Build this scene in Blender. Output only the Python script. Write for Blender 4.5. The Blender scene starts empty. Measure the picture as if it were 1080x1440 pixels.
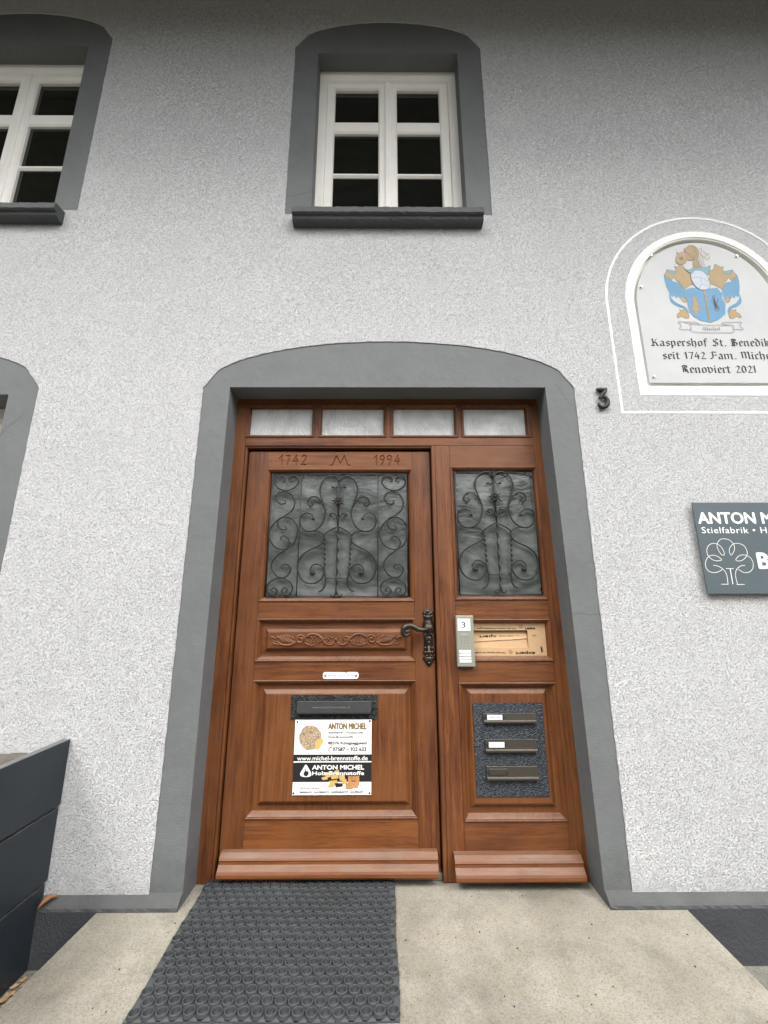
import bpy, bmesh, math, random
from mathutils import Vector, Matrix
random.seed(7)
S = bpy.context.scene
COL = S.collection
R = math.radians

# ------------------------------------------------------------------ camera
CAM_H = 1.15
FPX = 576.2                                   # focal length in pixels of a 1080 x 1440 picture
MR = Matrix(((0.999986, 0.005303, 0.000264), (-0.005109, 0.974586, -0.223956), (-0.001445, 0.223952, 0.974599)))
cd = bpy.data.cameras.new('camera'); cam = bpy.data.objects.new('camera', cd); COL.objects.link(cam)
cd.sensor_fit = 'VERTICAL'; cd.sensor_height = 36; cd.lens = FPX / 1440 * 36
cd.clip_start = .02; cd.clip_end = 500
rt, fw, up = MR.col[0], MR.col[1], MR.col[2]
cam.matrix_world = Matrix(((rt[0], up[0], -fw[0], 0), (rt[1], up[1], -fw[1], 0), (rt[2], up[2], -fw[2], CAM_H), (0, 0, 0, 1)))
S.camera = cam

# ------------------------------------------------------------------ sky and sun (bright overcast)
SUN_EL, SUN_AZ = 50, -42                       # azimuth measured from behind the viewer, towards the left
w = bpy.data.worlds.new('World'); S.world = w; w.use_nodes = True
nt = w.node_tree; nt.nodes.clear()
sky = nt.nodes.new('ShaderNodeTexSky'); sky.sky_type = 'NISHITA'; sky.sun_disc = False
sky.sun_elevation = R(SUN_EL); sky.sun_rotation = R(180 + SUN_AZ); sky.air_density = 1.0; sky.dust_density = 6; sky.ozone_density = 1
hs = nt.nodes.new('ShaderNodeHueSaturation'); hs.inputs['Saturation'].default_value = .22
bg = nt.nodes.new('ShaderNodeBackground'); bg.inputs[1].default_value = .14
wo = nt.nodes.new('ShaderNodeOutputWorld')
nt.links.new(sky.outputs[0], hs.inputs['Color']); nt.links.new(hs.outputs[0], bg.inputs[0]); nt.links.new(bg.outputs[0], wo.inputs[0])
sl = bpy.data.lights.new('sun', 'SUN'); sl.energy = 1.5; sl.angle = R(24); sl.color = (1, .97, .93)
so = bpy.data.objects.new('sun', sl); COL.objects.link(so)
sd = Vector((math.sin(R(SUN_AZ)) * math.cos(R(SUN_EL)), -math.cos(R(SUN_AZ)) * math.cos(R(SUN_EL)), math.sin(R(SUN_EL))))
so.rotation_euler = sd.to_track_quat('Z', 'Y').to_euler()
S.view_settings.view_transform = 'Standard'; S.view_settings.look = 'None'
S.view_settings.exposure = 1.27; S.view_settings.gamma = 1
S.render.engine = 'CYCLES'
S.render.resolution_x = 768; S.render.resolution_y = 1024

def at(px, py, Y):
    """point of a frontal plane Y metres from the viewpoint, surveyed in a 1080 x 1440 picture"""
    r = MR @ Vector(((px - 540) / FPX, 1, (720 - py) / FPX))
    s = Y / r[1]
    return (r[0] * s, r[2] * s + CAM_H)

# ------------------------------------------------------------------ materials
class G:
    def __init__(s, name):
        s.m = bpy.data.materials.new(name); s.m.use_nodes = True
        s.t = s.m.node_tree; s.b = s.t.nodes['Principled BSDF']
        s.tc = s.t.nodes.new('ShaderNodeTexCoord')
        oi = s.t.nodes.new('ShaderNodeObjectInfo')
        mu = s.t.nodes.new('ShaderNodeMath'); mu.operation = 'MULTIPLY'; mu.inputs[1].default_value = 13.7
        s.t.links.new(oi.outputs['Random'], mu.inputs[0])
        ad = s.t.nodes.new('ShaderNodeVectorMath'); ad.operation = 'ADD'
        s.t.links.new(s.tc.outputs['Object'], ad.inputs[0]); s.t.links.new(mu.outputs[0], ad.inputs[1])
        s.co = ad.outputs[0]; s.rnd = oi.outputs['Random']
    def L(s, a, b): s.t.links.new(a, b)
    def mp(s, scale=(1, 1, 1), rot=(0, 0, 0), co=None):
        n = s.t.nodes.new('ShaderNodeMapping'); n.inputs['Scale'].default_value = scale; n.inputs['Rotation'].default_value = rot
        s.L(co or s.co, n.inputs[0]); return n.outputs[0]
    def noise(s, sc, det=3, ro=.5, co=None, dist=0):
        n = s.t.nodes.new('ShaderNodeTexNoise'); n.inputs['Scale'].default_value = sc; n.inputs['Detail'].default_value = det
        n.inputs['Roughness'].default_value = ro; n.inputs['Distortion'].default_value = dist
        s.L(co or s.co, n.inputs['Vector']); return n.outputs[0]
    def voro(s, sc, co=None, feat='F1', out=0):
        n = s.t.nodes.new('ShaderNodeTexVoronoi'); n.inputs['Scale'].default_value = sc; n.feature = feat
        s.L(co or s.co, n.inputs['Vector']); return n.outputs[out]
    def ramp(s, v, stops):
        n = s.t.nodes.new('ShaderNodeValToRGB'); e = n.color_ramp.elements
        while len(e) < len(stops): e.new(.5)
        for k, (p, c) in enumerate(stops):
            e[k].position = p; e[k].color = (*c, 1) if isinstance(c, tuple) else (c, c, c, 1)
        s.L(v, n.inputs[0]); return n.outputs[0]
    def mix(s, f, a, b, mode='MIX'):
        n = s.t.nodes.new('ShaderNodeMix'); n.data_type = 'RGBA'; n.blend_type = mode
        for v, i in ((f, 0), (a, 6), (b, 7)):
            if isinstance(v, tuple): n.inputs[i].default_value = (*v, 1)
            elif isinstance(v, (int, float)): n.inputs[i].default_value = v
            else: s.L(v, n.inputs[i])
        return n.outputs[2]
    def math(s, op, a, b=0.0, cl=False):
        n = s.t.nodes.new('ShaderNodeMath'); n.operation = op; n.use_clamp = cl
        for v, i in ((a, 0), (b, 1)):
            if isinstance(v, (int, float)): n.inputs[i].default_value = v
            else: s.L(v, n.inputs[i])
        return n.outputs[0]
    def upness(s):
        n = s.t.nodes.new('ShaderNodeNewGeometry'); x = s.t.nodes.new('ShaderNodeSeparateXYZ')
        s.L(n.outputs['True Normal'], x.inputs[0]); return s.ramp(x.outputs[2], [(.25, 0.), (.7, 1.)])
    def foot(s, c, dirt, top=.16, amt=.5):
        x = s.t.nodes.new('ShaderNodeSeparateXYZ'); s.L(s.tc.outputs['Object'], x.inputs[0])
        n = s.math('MULTIPLY', s.noise(16, 4, .65), top * 1.6)
        m = s.ramp(s.math('SUBTRACT', n, s.math('ADD', x.outputs[2], -.02)), [(.0, 0.), (top * .8, 1.)])
        return s.mix(s.math('MULTIPLY', m, amt), c, dirt)
    def cracks(s, c, col, sc, amt):
        e = s.voro(sc, s.mix(.12, s.co, s.t_noise(4)), 'DISTANCE_TO_EDGE')
        return s.mix(s.math('MULTIPLY', s.math('MULTIPLY', s.ramp(e, [(.0, 1.), (.012, 0.)]), s.ramp(s.noise(2.2, 2), [(.56, 0.), (.64, 1.)])), amt), c, col)
    def t_noise(s, sc):
        n = s.t.nodes.new('ShaderNodeTexNoise'); n.inputs['Scale'].default_value = sc; n.inputs['Detail'].default_value = 4
        s.L(s.co, n.inputs['Vector']); return n.outputs[1]
    def bump(s, h, dist, st=1.0, prev=None):
        n = s.t.nodes.new('ShaderNodeBump'); n.inputs['Distance'].default_value = dist; n.inputs['Strength'].default_value = st
        s.L(h, n.inputs['Height'])
        if prev: s.L(prev, n.inputs['Normal'])
        return n.outputs[0]
    def fin(s, color=None, rough=None, nrm=None, **kw):
        for v, k in ((color, 'Base Color'), (rough, 'Roughness')):
            if v is None: continue
            if isinstance(v, tuple): s.b.inputs[k].default_value = (*v, 1)
            elif isinstance(v, (int, float)): s.b.inputs[k].default_value = v
            else: s.L(v, s.b.inputs[k])
        if nrm: s.L(nrm, s.b.inputs['Normal'])
        for k, v in kw.items(): s.b.inputs[k.replace('_', ' ')].default_value = v
        return s.m

def m_stucco(name, base, pit, amp=.0045, sc=1.0):
    g = G(name)
    co = g.mp((1, 1, 1.75), (0, R(28), 0))
    n1 = g.noise(225 * sc, 4, .6, co, .15)
    n2 = g.noise(70 * sc, 2, .5, co)
    h = g.math('ADD', g.ramp(n1, [(.34, 0.), (.52, .85), (.75, 1.)]), g.math('MULTIPLY', n2, .6))
    big = g.noise(1.3, 5, .6)
    mid = g.noise(7, 4, .6)
    c = g.mix(g.ramp(big, [(.35, 0.), (.7, 1.)]), tuple(v * .95 for v in base), base)
    c = g.mix(g.math('MULTIPLY', g.ramp(mid, [(.4, 0.), (.75, 1.)]), .35), c, tuple(v * .9 for v in base))
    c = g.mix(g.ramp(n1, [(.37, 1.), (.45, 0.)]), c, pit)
    c = g.foot(c, tuple(v * .6 for v in base), .12, .45)
    return g.fin(c, .92, g.bump(h, amp, 1.0), Specular_IOR_Level=.05)

def m_paint(name, base, rough=.6, amp=.0006, sc=260, dust=0, dcol=(.3, .3, .28), var=.12, old=False):
    g = G(name)
    n = g.noise(sc, 3, .6); b = g.noise(5, 5, .65)
    c = g.mix(g.ramp(b, [(.3, 0.), (.75, 1.)]), tuple(v * (1 - var) for v in base), tuple(v * (1 + var) for v in base))
    if dust: c = g.mix(g.math('MULTIPLY', g.math('MULTIPLY', g.upness(), dust), g.ramp(g.noise(30, 4), [(.25, .5), (.6, 1.)])), c, dcol)
    if old:
        c = g.foot(c, tuple(v * .62 for v in base), .22, .7); c = g.cracks(c, tuple(v * .5 for v in base), 2.3, .5)
        c = g.mix(g.math('MULTIPLY', g.ramp(g.noise(24, 5, .7), [(.55, 0.), (.75, 1.)]), .25), c, tuple(v * 1.35 for v in base))
    h = g.math('ADD', n, g.math('MULTIPLY', g.noise(sc * .12, 2), 1.5))
    return g.fin(c, rough, g.bump(h, amp), Specular_IOR_Level=.35)

def m_wood(name, axis, dark=(.046, .0135, .0042), mid=(.108, .0325, .0085), light=(.180, .062, .0165)):
    g = G(name)
    st = [1.0, 1.0, 1.0]; st[axis] = .055
    co = g.mp(tuple(st))
    warp = g.noise(3.0, 3, .5, g.mp(tuple(1.0 if i != axis else .35 for i in range(3))), .4)
    n1 = g.noise(62, 6, .66, co, .6)
    pore = g.noise(330, 3, .7, co)
    big = g.noise(2.6, 4, .6)
    v = g.math('ADD', g.math('MULTIPLY', n1, .75), g.math('MULTIPLY', warp, .25))
    c = g.ramp(v, [(.36, dark), (.49, mid), (.62, light)])
    c = g.mix(g.math('MULTIPLY', g.ramp(pore, [(.52, 0.), (.66, 1.)]), .55), c, tuple(x * .55 for x in dark))
    c = g.mix(g.ramp(big, [(.38, .55), (.62, 0.)]), c, (.185, .066, .018))
    c = g.mix(g.math('MULTIPLY', g.rnd, .25), c, tuple(x * 1.2 for x in dark), 'MIX')
    # grey dust film on sky-facing ledges, pinkish sky sheen put into its colour
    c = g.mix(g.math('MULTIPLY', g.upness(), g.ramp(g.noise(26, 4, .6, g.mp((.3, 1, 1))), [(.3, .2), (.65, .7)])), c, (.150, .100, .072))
    ro = g.ramp(g.noise(14, 4), [(.3, .40), (.7, .62)])
    h = g.math('ADD', n1, g.math('MULTIPLY', pore, -.6))
    return g.fin(c, ro, g.bump(h, .0006), Specular_IOR_Level=.4)

M = {}
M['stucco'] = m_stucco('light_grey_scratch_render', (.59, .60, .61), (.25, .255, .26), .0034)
M['band'] = m_paint('grey_surround_paint', (.122, .130, .133), .7, .0018, 170, var=.09, old=True)
M['band_low'] = m_paint('dusty_grey_plinth_top', (.070, .073, .073), .8, .003, 110, var=.18)
M['plinth'] = m_paint('charcoal_plinth_render', (.040, .043, .047), .8, .0035, 95, dust=.8, dcol=(.15, .152, .15))
M['sill'] = m_paint('charcoal_stone_sill', (.060, .066, .068), .65, .002, 160, dust=.6, dcol=(.13, .14, .135))
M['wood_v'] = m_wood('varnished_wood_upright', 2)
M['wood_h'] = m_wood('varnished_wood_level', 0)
M['white_wood'] = m_paint('weathered_white_window_paint', (.82, .81, .76), .5, .0008, 60, dust=.25, dcol=(.3, .29, .24), var=.05)
M['white_line'] = m_stucco('white_painted_render_line', (.92, .92, .89), (.8, .8, .78), .002)
M['niche'] = m_paint('cream_niche_paint', (.82, .82, .78), .7, .0008, 60, var=.03)
M['black'] = m_paint('black_print', (.012, .012, .013), .6, .0001)
M['grey_ink'] = m_paint('grey_print', (.10, .10, .10), .6, .0001)
M['white'] = m_paint('white_print', (.78, .78, .76), .7, .0001, var=.02)
M['off_white'] = m_paint('off_white_label', (.60, .62, .64), .7, .0001, var=.03)
M['gold_ink'] = m_paint('brown_gold_print', (.20, .13, .045), .5, .0001, sc=400, var=.3)

def m_panel():
    g = G('milky_acrylic_panel')
    c = g.mix(g.ramp(g.noise(3, 4, .6), [(.3, 0.), (.7, 1.)]), (.40, .415, .425), (.47, .485, .49))
    return g.fin(c, .55, g.bump(g.noise(40, 3), .0003), Specular_IOR_Level=.15)
M['panel'] = m_panel()

def m_iron():
    g = G('black_forged_iron')
    n = g.noise(140, 4, .6)
    c = g.mix(g.ramp(n, [(.5, 0.), (.75, 1.)]), (.008, .008, .009), (.022, .019, .017))
    return g.fin(c, .55, g.bump(n, .0008), Metallic=.15)
M['iron'] = m_iron()

def m_bronze():
    g = G('dark_cast_bronze')
    n = g.noise(120, 4, .65)
    p = g.t.nodes.new('ShaderNodeNewGeometry')
    e = g.ramp(p.outputs['Pointiness'], [(.48, 0.), (.6, 1.)])
    c = g.mix(g.ramp(n, [(.4, 0.), (.75, 1.)]), (.012, .010, .009), (.05, .036, .027))
    c = g.mix(g.math('MULTIPLY', e, .6), c, (.11, .09, .07))
    return g.fin(c, .33, g.bump(n, .0012), Metallic=.75)
M['bronze'] = m_bronze()

def m_hammer(name, base, hi):
    g = G(name)
    v = g.voro(230); n = g.noise(90, 4, .7)
    c = g.mix(g.ramp(n, [(.45, 0.), (.72, 1.)]), base, hi)
    return g.fin(c, .38, g.bump(g.math('ADD', v, g.math('MULTIPLY', n, .5)), .0035), Metallic=.55)
M['hammer'] = m_hammer('blue_black_hammered_metal', (.026, .031, .038), (.085, .10, .115))
M['hammer_black'] = m_hammer('black_hammered_metal', (.010, .011, .012), (.05, .054, .058))
M['flap'] = m_paint('dull_pewter_flap', (.036, .031, .024), .42, .0008, 200, dust=.4, dcol=(.22, .2, .17))
M['flap_black'] = m_paint('worn_black_flap', (.022, .023, .024), .4, .0006, 240, dust=.35, dcol=(.16, .15, .13))
M['alu'] = m_paint('brushed_grey_green_metal', (.34, .345, .30), .38, .0002, 300, var=.05)
M['alu'].node_tree.nodes['Principled BSDF'].inputs['Metallic'].default_value = .45
M['steel'] = m_paint('plain_steel', (.45, .45, .42), .35, .0002, 200)
M['steel'].node_tree.nodes['Principled BSDF'].inputs['Metallic'].default_value = .8
M['brass'] = m_paint('worn_brass', (.55, .45, .28), .3, .0002, 200)
M['brass'].node_tree.nodes['Principled BSDF'].inputs['Metallic'].default_value = .8

def m_glass(name, lo, hi, rough, amp, sc, st=(1, 1, 1), dist=1.5, spec=.5, rot=0):
    g = G(name)
    co = g.mp(st, (0, rot, 0))
    n = g.noise(sc, 5, .6, co, dist); fine = g.noise(sc * 6, 3, .6, co, 1)
    b = g.noise(4.5, 4, .6, co, 2.2)
    c = g.mix(g.ramp(b, [(.35, 0.), (.68, 1.)]), lo, hi)
    h = g.math('ADD', n, g.math('MULTIPLY', fine, .16))
    return g.fin(c, rough, g.bump(h, amp), Specular_IOR_Level=spec)
M['door_glass'] = m_glass('wavy_grey_cathedral_glass', (.048, .054, .052), (.150, .162, .157), .07, .0026, 7, (.5, 1, 1.2), 2.0, .75, R(24))
M['milk_glass'] = m_glass('pale_crinkled_glass', (.42, .44, .44), (.60, .62, .62), .12, .006, 26, (1, 1, .6), 2.5, .8, R(25))
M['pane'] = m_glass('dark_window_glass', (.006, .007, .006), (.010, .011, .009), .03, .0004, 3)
M['pane_pale'] = m_glass('pale_window_glass', (.62, .66, .70), (.75, .78, .80), .06, .0004, 3)  # opaque pane in pale blue-white tones

def m_concrete(name, a, b, stain, sc=1):
    g = G(name)
    big = g.noise(2.2 * sc, 6, .65); mid = g.noise(11 * sc, 5, .65); fine = g.noise(190 * sc, 4, .7)
    c = g.mix(g.ramp(big, [(.35, 0.), (.66, 1.)]), a, b)
    c = g.mix(g.ramp(mid, [(.45, 0.), (.72, .55)]), c, stain)
    c = g.mix(g.ramp(g.noise(5 * sc, 7, .72), [(.50, 0.), (.66, .45)]), c, tuple(v * .62 for v in a))
    c = g.mix(g.ramp(g.noise(3.1 * sc, 8, .7), [(.60, 0.), (.68, .5)]), c, tuple(min(1, v * 1.25) for v in b))
    c = g.mix(g.ramp(fine, [(.36, .55), (.50, 0.)]), c, tuple(v * .45 for v in a))
    c = g.mix(g.ramp(fine, [(.6, 0.), (.75, .35)]), c, tuple(min(1, v * 1.5) for v in b))
    h = g.math('ADD', fine, g.math('MULTIPLY', mid, .8))
    return g.fin(c, .88, g.bump(h, .0022), Specular_IOR_Level=.25)
M['step'] = m_concrete('washed_beige_concrete', (.175, .163, .134), (.305, .288, .243), (.245, .22, .16))
M['ground'] = m_concrete('grey_yard_concrete', (.13, .125, .108), (.20, .19, .165), (.11, .10, .08), .6)
M['rubber'] = m_paint('worn_black_rubber', (.028, .031, .034), .75, .0008, 180, dust=.5, dcol=(.085, .089, .090), var=.3)
M['anthracite'] = m_paint('anthracite_powder_coat', (.017, .022, .028), .38, .0002, 260, dust=.85, dcol=(.13, .135, .135), var=.15)
M['hedge'] = m_paint('dark_evergreen_foliage', (.035, .05, .022), .9, .05, 3, var=.5)
M['worn_strip'] = m_paint('worn_grey_green_strip', (.16, .17, .14), .7, .001, 120, var=.25)
M['soil'] = m_paint('grey_brown_dry_soil', (.10, .088, .072), .95, .006, 90, var=.4)
M['leaf'] = m_paint('dry_brown_leaf', (.22, .10, .045), .7, .0006, 90, var=.4)
M['straw'] = m_paint('dry_straw', (.34, .23, .12), .8, .0006, 90, var=.4)
M['cardboard'] = m_paint('tan_cardboard', (.45, .295, .165), .85, .0008, 60, var=.10)
M['cardboard_in'] = m_paint('torn_cardboard_core', (.30, .19, .10), .9, .002, 70, var=.2)
M['eave'] = m_paint('dark_stained_eave_boards', (.09, .075, .055), .7, .001, 60, var=.2)
M['sign'] = m_paint('slate_grey_sign', (.082, .105, .118), .42, .0001, 200, var=.05)
M['blue'] = m_paint('crest_blue', (.045, .185, .34), .5, .0001, 200, var=.08)
M['teal'] = m_paint('crest_teal', (.07, .22, .28), .5, .0001, 200, var=.1)
M['tan'] = m_paint('crest_gold', (.27, .185, .065), .5, .0001, 300, var=.2)
M['olive'] = m_paint('crest_dark_gold', (.22, .155, .055), .5, .0001, 300, var=.25)
M['umber'] = m_paint('crest_brown_line', (.11, .075, .045), .5, .0001, 300)
M['silver'] = m_paint('crest_silver', (.33, .38, .43), .5, .0001, 300, var=.15)
M['rose'] = m_paint('crest_red', (.36, .12, .10), .5, .0001, 300)
M['flame'] = m_paint('firewood_yellow', (.55, .36, .12), .5, .0001, 300, var=.2)
M['peach'] = m_paint('briquette_orange', (.45, .22, .09), .5, .0001, 300, var=.2)
M['dirt'] = m_paint('dark_joint_dirt', (.035, .028, .02), .95, .002, 100, var=.3)

def m_logs():
    g = G('print_of_split_firewood')
    v = g.voro(85); e = g.voro(85, None, 'DISTANCE_TO_EDGE')
    n = g.noise(300, 3)
    c = g.mix(n, (.28, .15, .06), (.60, .47, .30))
    c = g.mix(g.ramp(e, [(.03, 1.), (.16, 0.)]), c, (.05, .025, .012))
    c = g.mix(g.math('MULTIPLY', v, .5), c, (.50, .42, .34))
    return g.fin(c, .45)
M['logs'] = m_logs()

# ------------------------------------------------------------------ builders
def link(name, me, mats, parent=None, **props):
    o = bpy.data.objects.new(name, me); COL.objects.link(o)
    for m in (mats if isinstance(mats, (list, tuple)) else [mats]):
        if m is not None: me.materials.append(M[m] if isinstance(m, str) else m)
    if parent is not None:
        o.parent = parent
        q = parent; mw = Matrix()
        while q: mw = Matrix.Translation(q.location) @ mw; q = q.parent
        o.matrix_parent_inverse = mw.inverted() if parent.parent is None else Matrix()
    for k, v in props.items(): o[k] = v
    return o

def thing(name, label, cat, loc=(0, 0, 0), group=None):
    o = bpy.data.objects.new(name, None); COL.objects.link(o); o.location = loc; o.empty_display_size = .1
    o['label'] = label; o['category'] = cat
    if group: o['group'] = group
    return o

class B:
    """collects shapes into one mesh"""
    def __init__(s): s.bm = bmesh.new()
    def box(s, x0, x1, y0, y1, z0, z1, bev=0.0, seg=1):
        r = bmesh.ops.create_cube(s.bm, size=1)
        for v in r['verts']:
            v.co = Vector(((x0 + x1) / 2 + v.co.x * (x1 - x0), (y0 + y1) / 2 + v.co.y * (y1 - y0), (z0 + z1) / 2 + v.co.z * (z1 - z0)))
        if bev:
            es = list({e for v in r['verts'] for e in v.link_edges})
            bmesh.ops.bevel(s.bm, geom=es, offset=bev, segments=seg, affect='EDGES', profile=.6)
        return s
    def rings(s, rects, cap=True):
        prev = None
        for (x0, x1, z0, z1, y) in rects:
            vs = [s.bm.verts.new(p) for p in ((x0, y, z0), (x1, y, z0), (x1, y, z1), (x0, y, z1))]
            if prev:
                for k in range(4): s.bm.faces.new((prev[k], prev[(k + 1) % 4], vs[(k + 1) % 4], vs[k]))
            prev = vs
        if cap: s.bm.faces.new(prev)
        return s
    def prism(s, pts, y0, y1, bev=0):
        """polygon in x,z between two depths"""
        a = [s.bm.verts.new((x, y0, z)) for x, z in pts]; b = [s.bm.verts.new((x, y1, z)) for x, z in pts]
        s.bm.faces.new(a); s.bm.faces.new(b[::-1]); n = len(pts)
        for k in range(n): s.bm.faces.new((a[k], b[k], b[(k + 1) % n], a[(k + 1) % n]))
        if bev:
            es = [e for e in s.bm.edges if e.verts[0] in a and e.verts[1] in a]
            bmesh.ops.bevel(s.bm, geom=es, offset=bev, segments=2, affect='EDGES')
        return s
    def prof(s, pts, x0, x1, inset=0.0):
        """profile in y,z swept along x"""
        a = [s.bm.verts.new((x0, y, z)) for y, z in pts]; b = [s.bm.verts.new((x1, y, z)) for y, z in pts]; n = len(pts)
        s.bm.faces.new(a); s.bm.faces.new(b[::-1])
        for k in range(n): s.bm.faces.new((a[k], b[k], b[(k + 1) % n], a[(k + 1) % n]))
        return s
    def tube(s, pts, r, seg=8, flat=1.0, cap=True):
        """tube through 3d points, r a number or one per point; flat squashes it in y"""
        pts = [Vector(p) for p in pts]; n = len(pts)
        rs = r if isinstance(r, (list, tuple)) else [r] * n
        prev = None
        for i, p in enumerate(pts):
            d = (pts[min(i + 1, n - 1)] - pts[max(i - 1, 0)])
            if d.length < 1e-9: d = Vector((1, 0, 0))
            d.normalize()
            up_ = Vector((0, 1, 0)) if abs(d.y) < .9 else Vector((1, 0, 0))
            u = d.cross(up_).normalized(); v = u.cross(d).normalized()
            ring = [s.bm.verts.new(p + (u * math.cos(t) + v * math.sin(t) * flat) * rs[i]) for t in [2 * math.pi * k / seg for k in range(seg)]]
            if prev:
                for k in range(seg): s.bm.faces.new((prev[k], prev[(k + 1) % seg], ring[(k + 1) % seg], ring[k]))
            elif cap: s.bm.faces.new(ring[::-1])
            prev = ring
        if cap: s.bm.faces.new(prev)
        return s
    def disc(s, x, z, r, y0, y1, seg=20, dome=0.0, rz=None):
        rz = rz or r
        prev = None
        steps = [(1, y1), (1, y0)] + ([(.8, y0 - dome * .45), (.5, y0 - dome * .85), (.2, y0 - dome)] if dome else [])
        for f, y in steps:
            ring = [s.bm.verts.new((x + r * f * math.cos(t), y, z + rz * f * math.sin(t))) for t in [2 * math.pi * k / seg for k in range(seg)]]
            if prev:
                for k in range(seg): s.bm.faces.new((prev[k], prev[(k + 1) % seg], ring[(k + 1) % seg], ring[k]))
            prev = ring
        s.bm.faces.new(prev)
        return s
    def ball(s, x, y, z, r, sc=(1, 1, 1), seg=8):
        bmesh.ops.create_uvsphere(s.bm, u_segments=seg, v_segments=max(4, seg * 2 // 3), radius=1,
                                  matrix=Matrix.Translation((x, y, z)) @ Matrix.Diagonal((r * sc[0], r * sc[1], r * sc[2], 1)))
        return s
    def flatpoly(s, pts, y):
        s.bm.faces.new([s.bm.verts.new((x, y, z)) for x, z in pts]); return s
    def ribbon(s, pts, wd, y):
        """flat printed line, wd wide"""
        n = len(pts); L_, R_ = [], []
        for i, (x, z) in enumerate(pts):
            ax, az = pts[max(i - 1, 0)]; bx, bz = pts[min(i + 1, n - 1)]
            dx, dz = bx - ax, bz - az; l = math.hypot(dx, dz) or 1
            nx, nz = -dz / l * wd / 2, dx / l * wd / 2
            L_.append(s.bm.verts.new((x + nx, y, z + nz))); R_.append(s.bm.verts.new((x - nx, y, z - nz)))
        for i in range(n - 1): s.bm.faces.new((L_[i], R_[i], R_[i + 1], L_[i + 1]))
        return s
    def mesh(s, smooth=False):
        bmesh.ops.recalc_face_normals(s.bm, faces=s.bm.faces)
        me = bpy.data.meshes.new('mesh'); s.bm.to_mesh(me); s.bm.free()
        if smooth:
            for p in me.polygons: p.use_smooth = True
        return me
    def obj(s, name, mats, parent=None, smooth=False, **props):
        return link(name, s.mesh(smooth), mats, parent, **props)

DG = None
def curve_mesh(loops, y0, y1):
    """filled outline with holes (loops of x,z) between two depths"""
    cu = bpy.data.curves.new('outline', 'CURVE'); cu.dimensions = '2D'; cu.fill_mode = 'BOTH'; cu.extrude = abs(y1 - y0) / 2
    for lp in loops:
        sp = cu.splines.new('POLY'); sp.points.add(len(lp) - 1); sp.use_cyclic_u = True
        for k, (x, z) in enumerate(lp): sp.points[k].co = (x, z, 0, 1)
    o = bpy.data.objects.new('outline', cu); COL.objects.link(o)
    bpy.context.view_layer.update()
    me = bpy.data.meshes.new_from_object(o.evaluated_get(bpy.context.evaluated_depsgraph_get()))
    bpy.data.objects.remove(o)
    for p in me.polygons: p.use_smooth = False
    ym = (y0 + y1) / 2
    for v in me.vertices:
        x, z, d = v.co; v.co = (x, ym - d, z)
    return me

def cr(pts, sub=6, closed=False):
    """smooth path through control points (Catmull-Rom)"""
    n = len(pts); out = []
    P = [Vector(p) for p in pts]
    for i in range(n if closed else n - 1):
        p0 = P[(i - 1) % n] if closed or i > 0 else P[0] * 2 - P[1]
        p1, p2 = P[i], P[(i + 1) % n]
        p3 = P[(i + 2) % n] if closed or i + 2 < n else P[-1] * 2 - P[-2]
        for k in range(sub):
            t = k / sub
            out.append(.5 * ((2 * p1) + (p2 - p0) * t + (2 * p0 - 5 * p1 + 4 * p2 - p3) * t * t + (3 * p1 - p0 - 3 * p2 + p3) * t ** 3))
    if not closed: out.append(P[-1])
    return [tuple(v) for v in out]

def arch(xl, xr, z0, zs, zc, uc=1.0, jit=0.0, n=40):
    """opening outline: straight sides up to zs, elliptic head up to zc"""
    cx, a = (xl + xr) / 2, (xr - xl) / 2
    pts = [(xl, z0)]
    m = max(2, int((zs - z0) / .02)) if jit else 1
    pts += [(xl, z0 + (zs - z0) * k / m) for k in range(1, m)]
    nn = n * 3 if jit else n
    def hh(u): return math.sqrt(max(0, 1 - u * u)) if u < uc else math.sqrt(1 - uc * uc) * (1 - u) / (1 - uc)
    us = [math.cos(math.pi * k / nn) if uc == 1.0 else 1 - 2 * k / nn for k in range(nn + 1)]
    pts += [(cx - a * u, zs + (zc - zs) * (hh(abs(u)) if abs(u) < 1 else 0)) for u in us]
    pts += [(xr, zs - (zs - z0) * k / m) for k in range(1, m)]
    pts += [(xr, z0)]
    if jit: pts = [(x + random.uniform(-jit, jit), z + random.uniform(-jit, jit)) for x, z in pts]
    return pts

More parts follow.
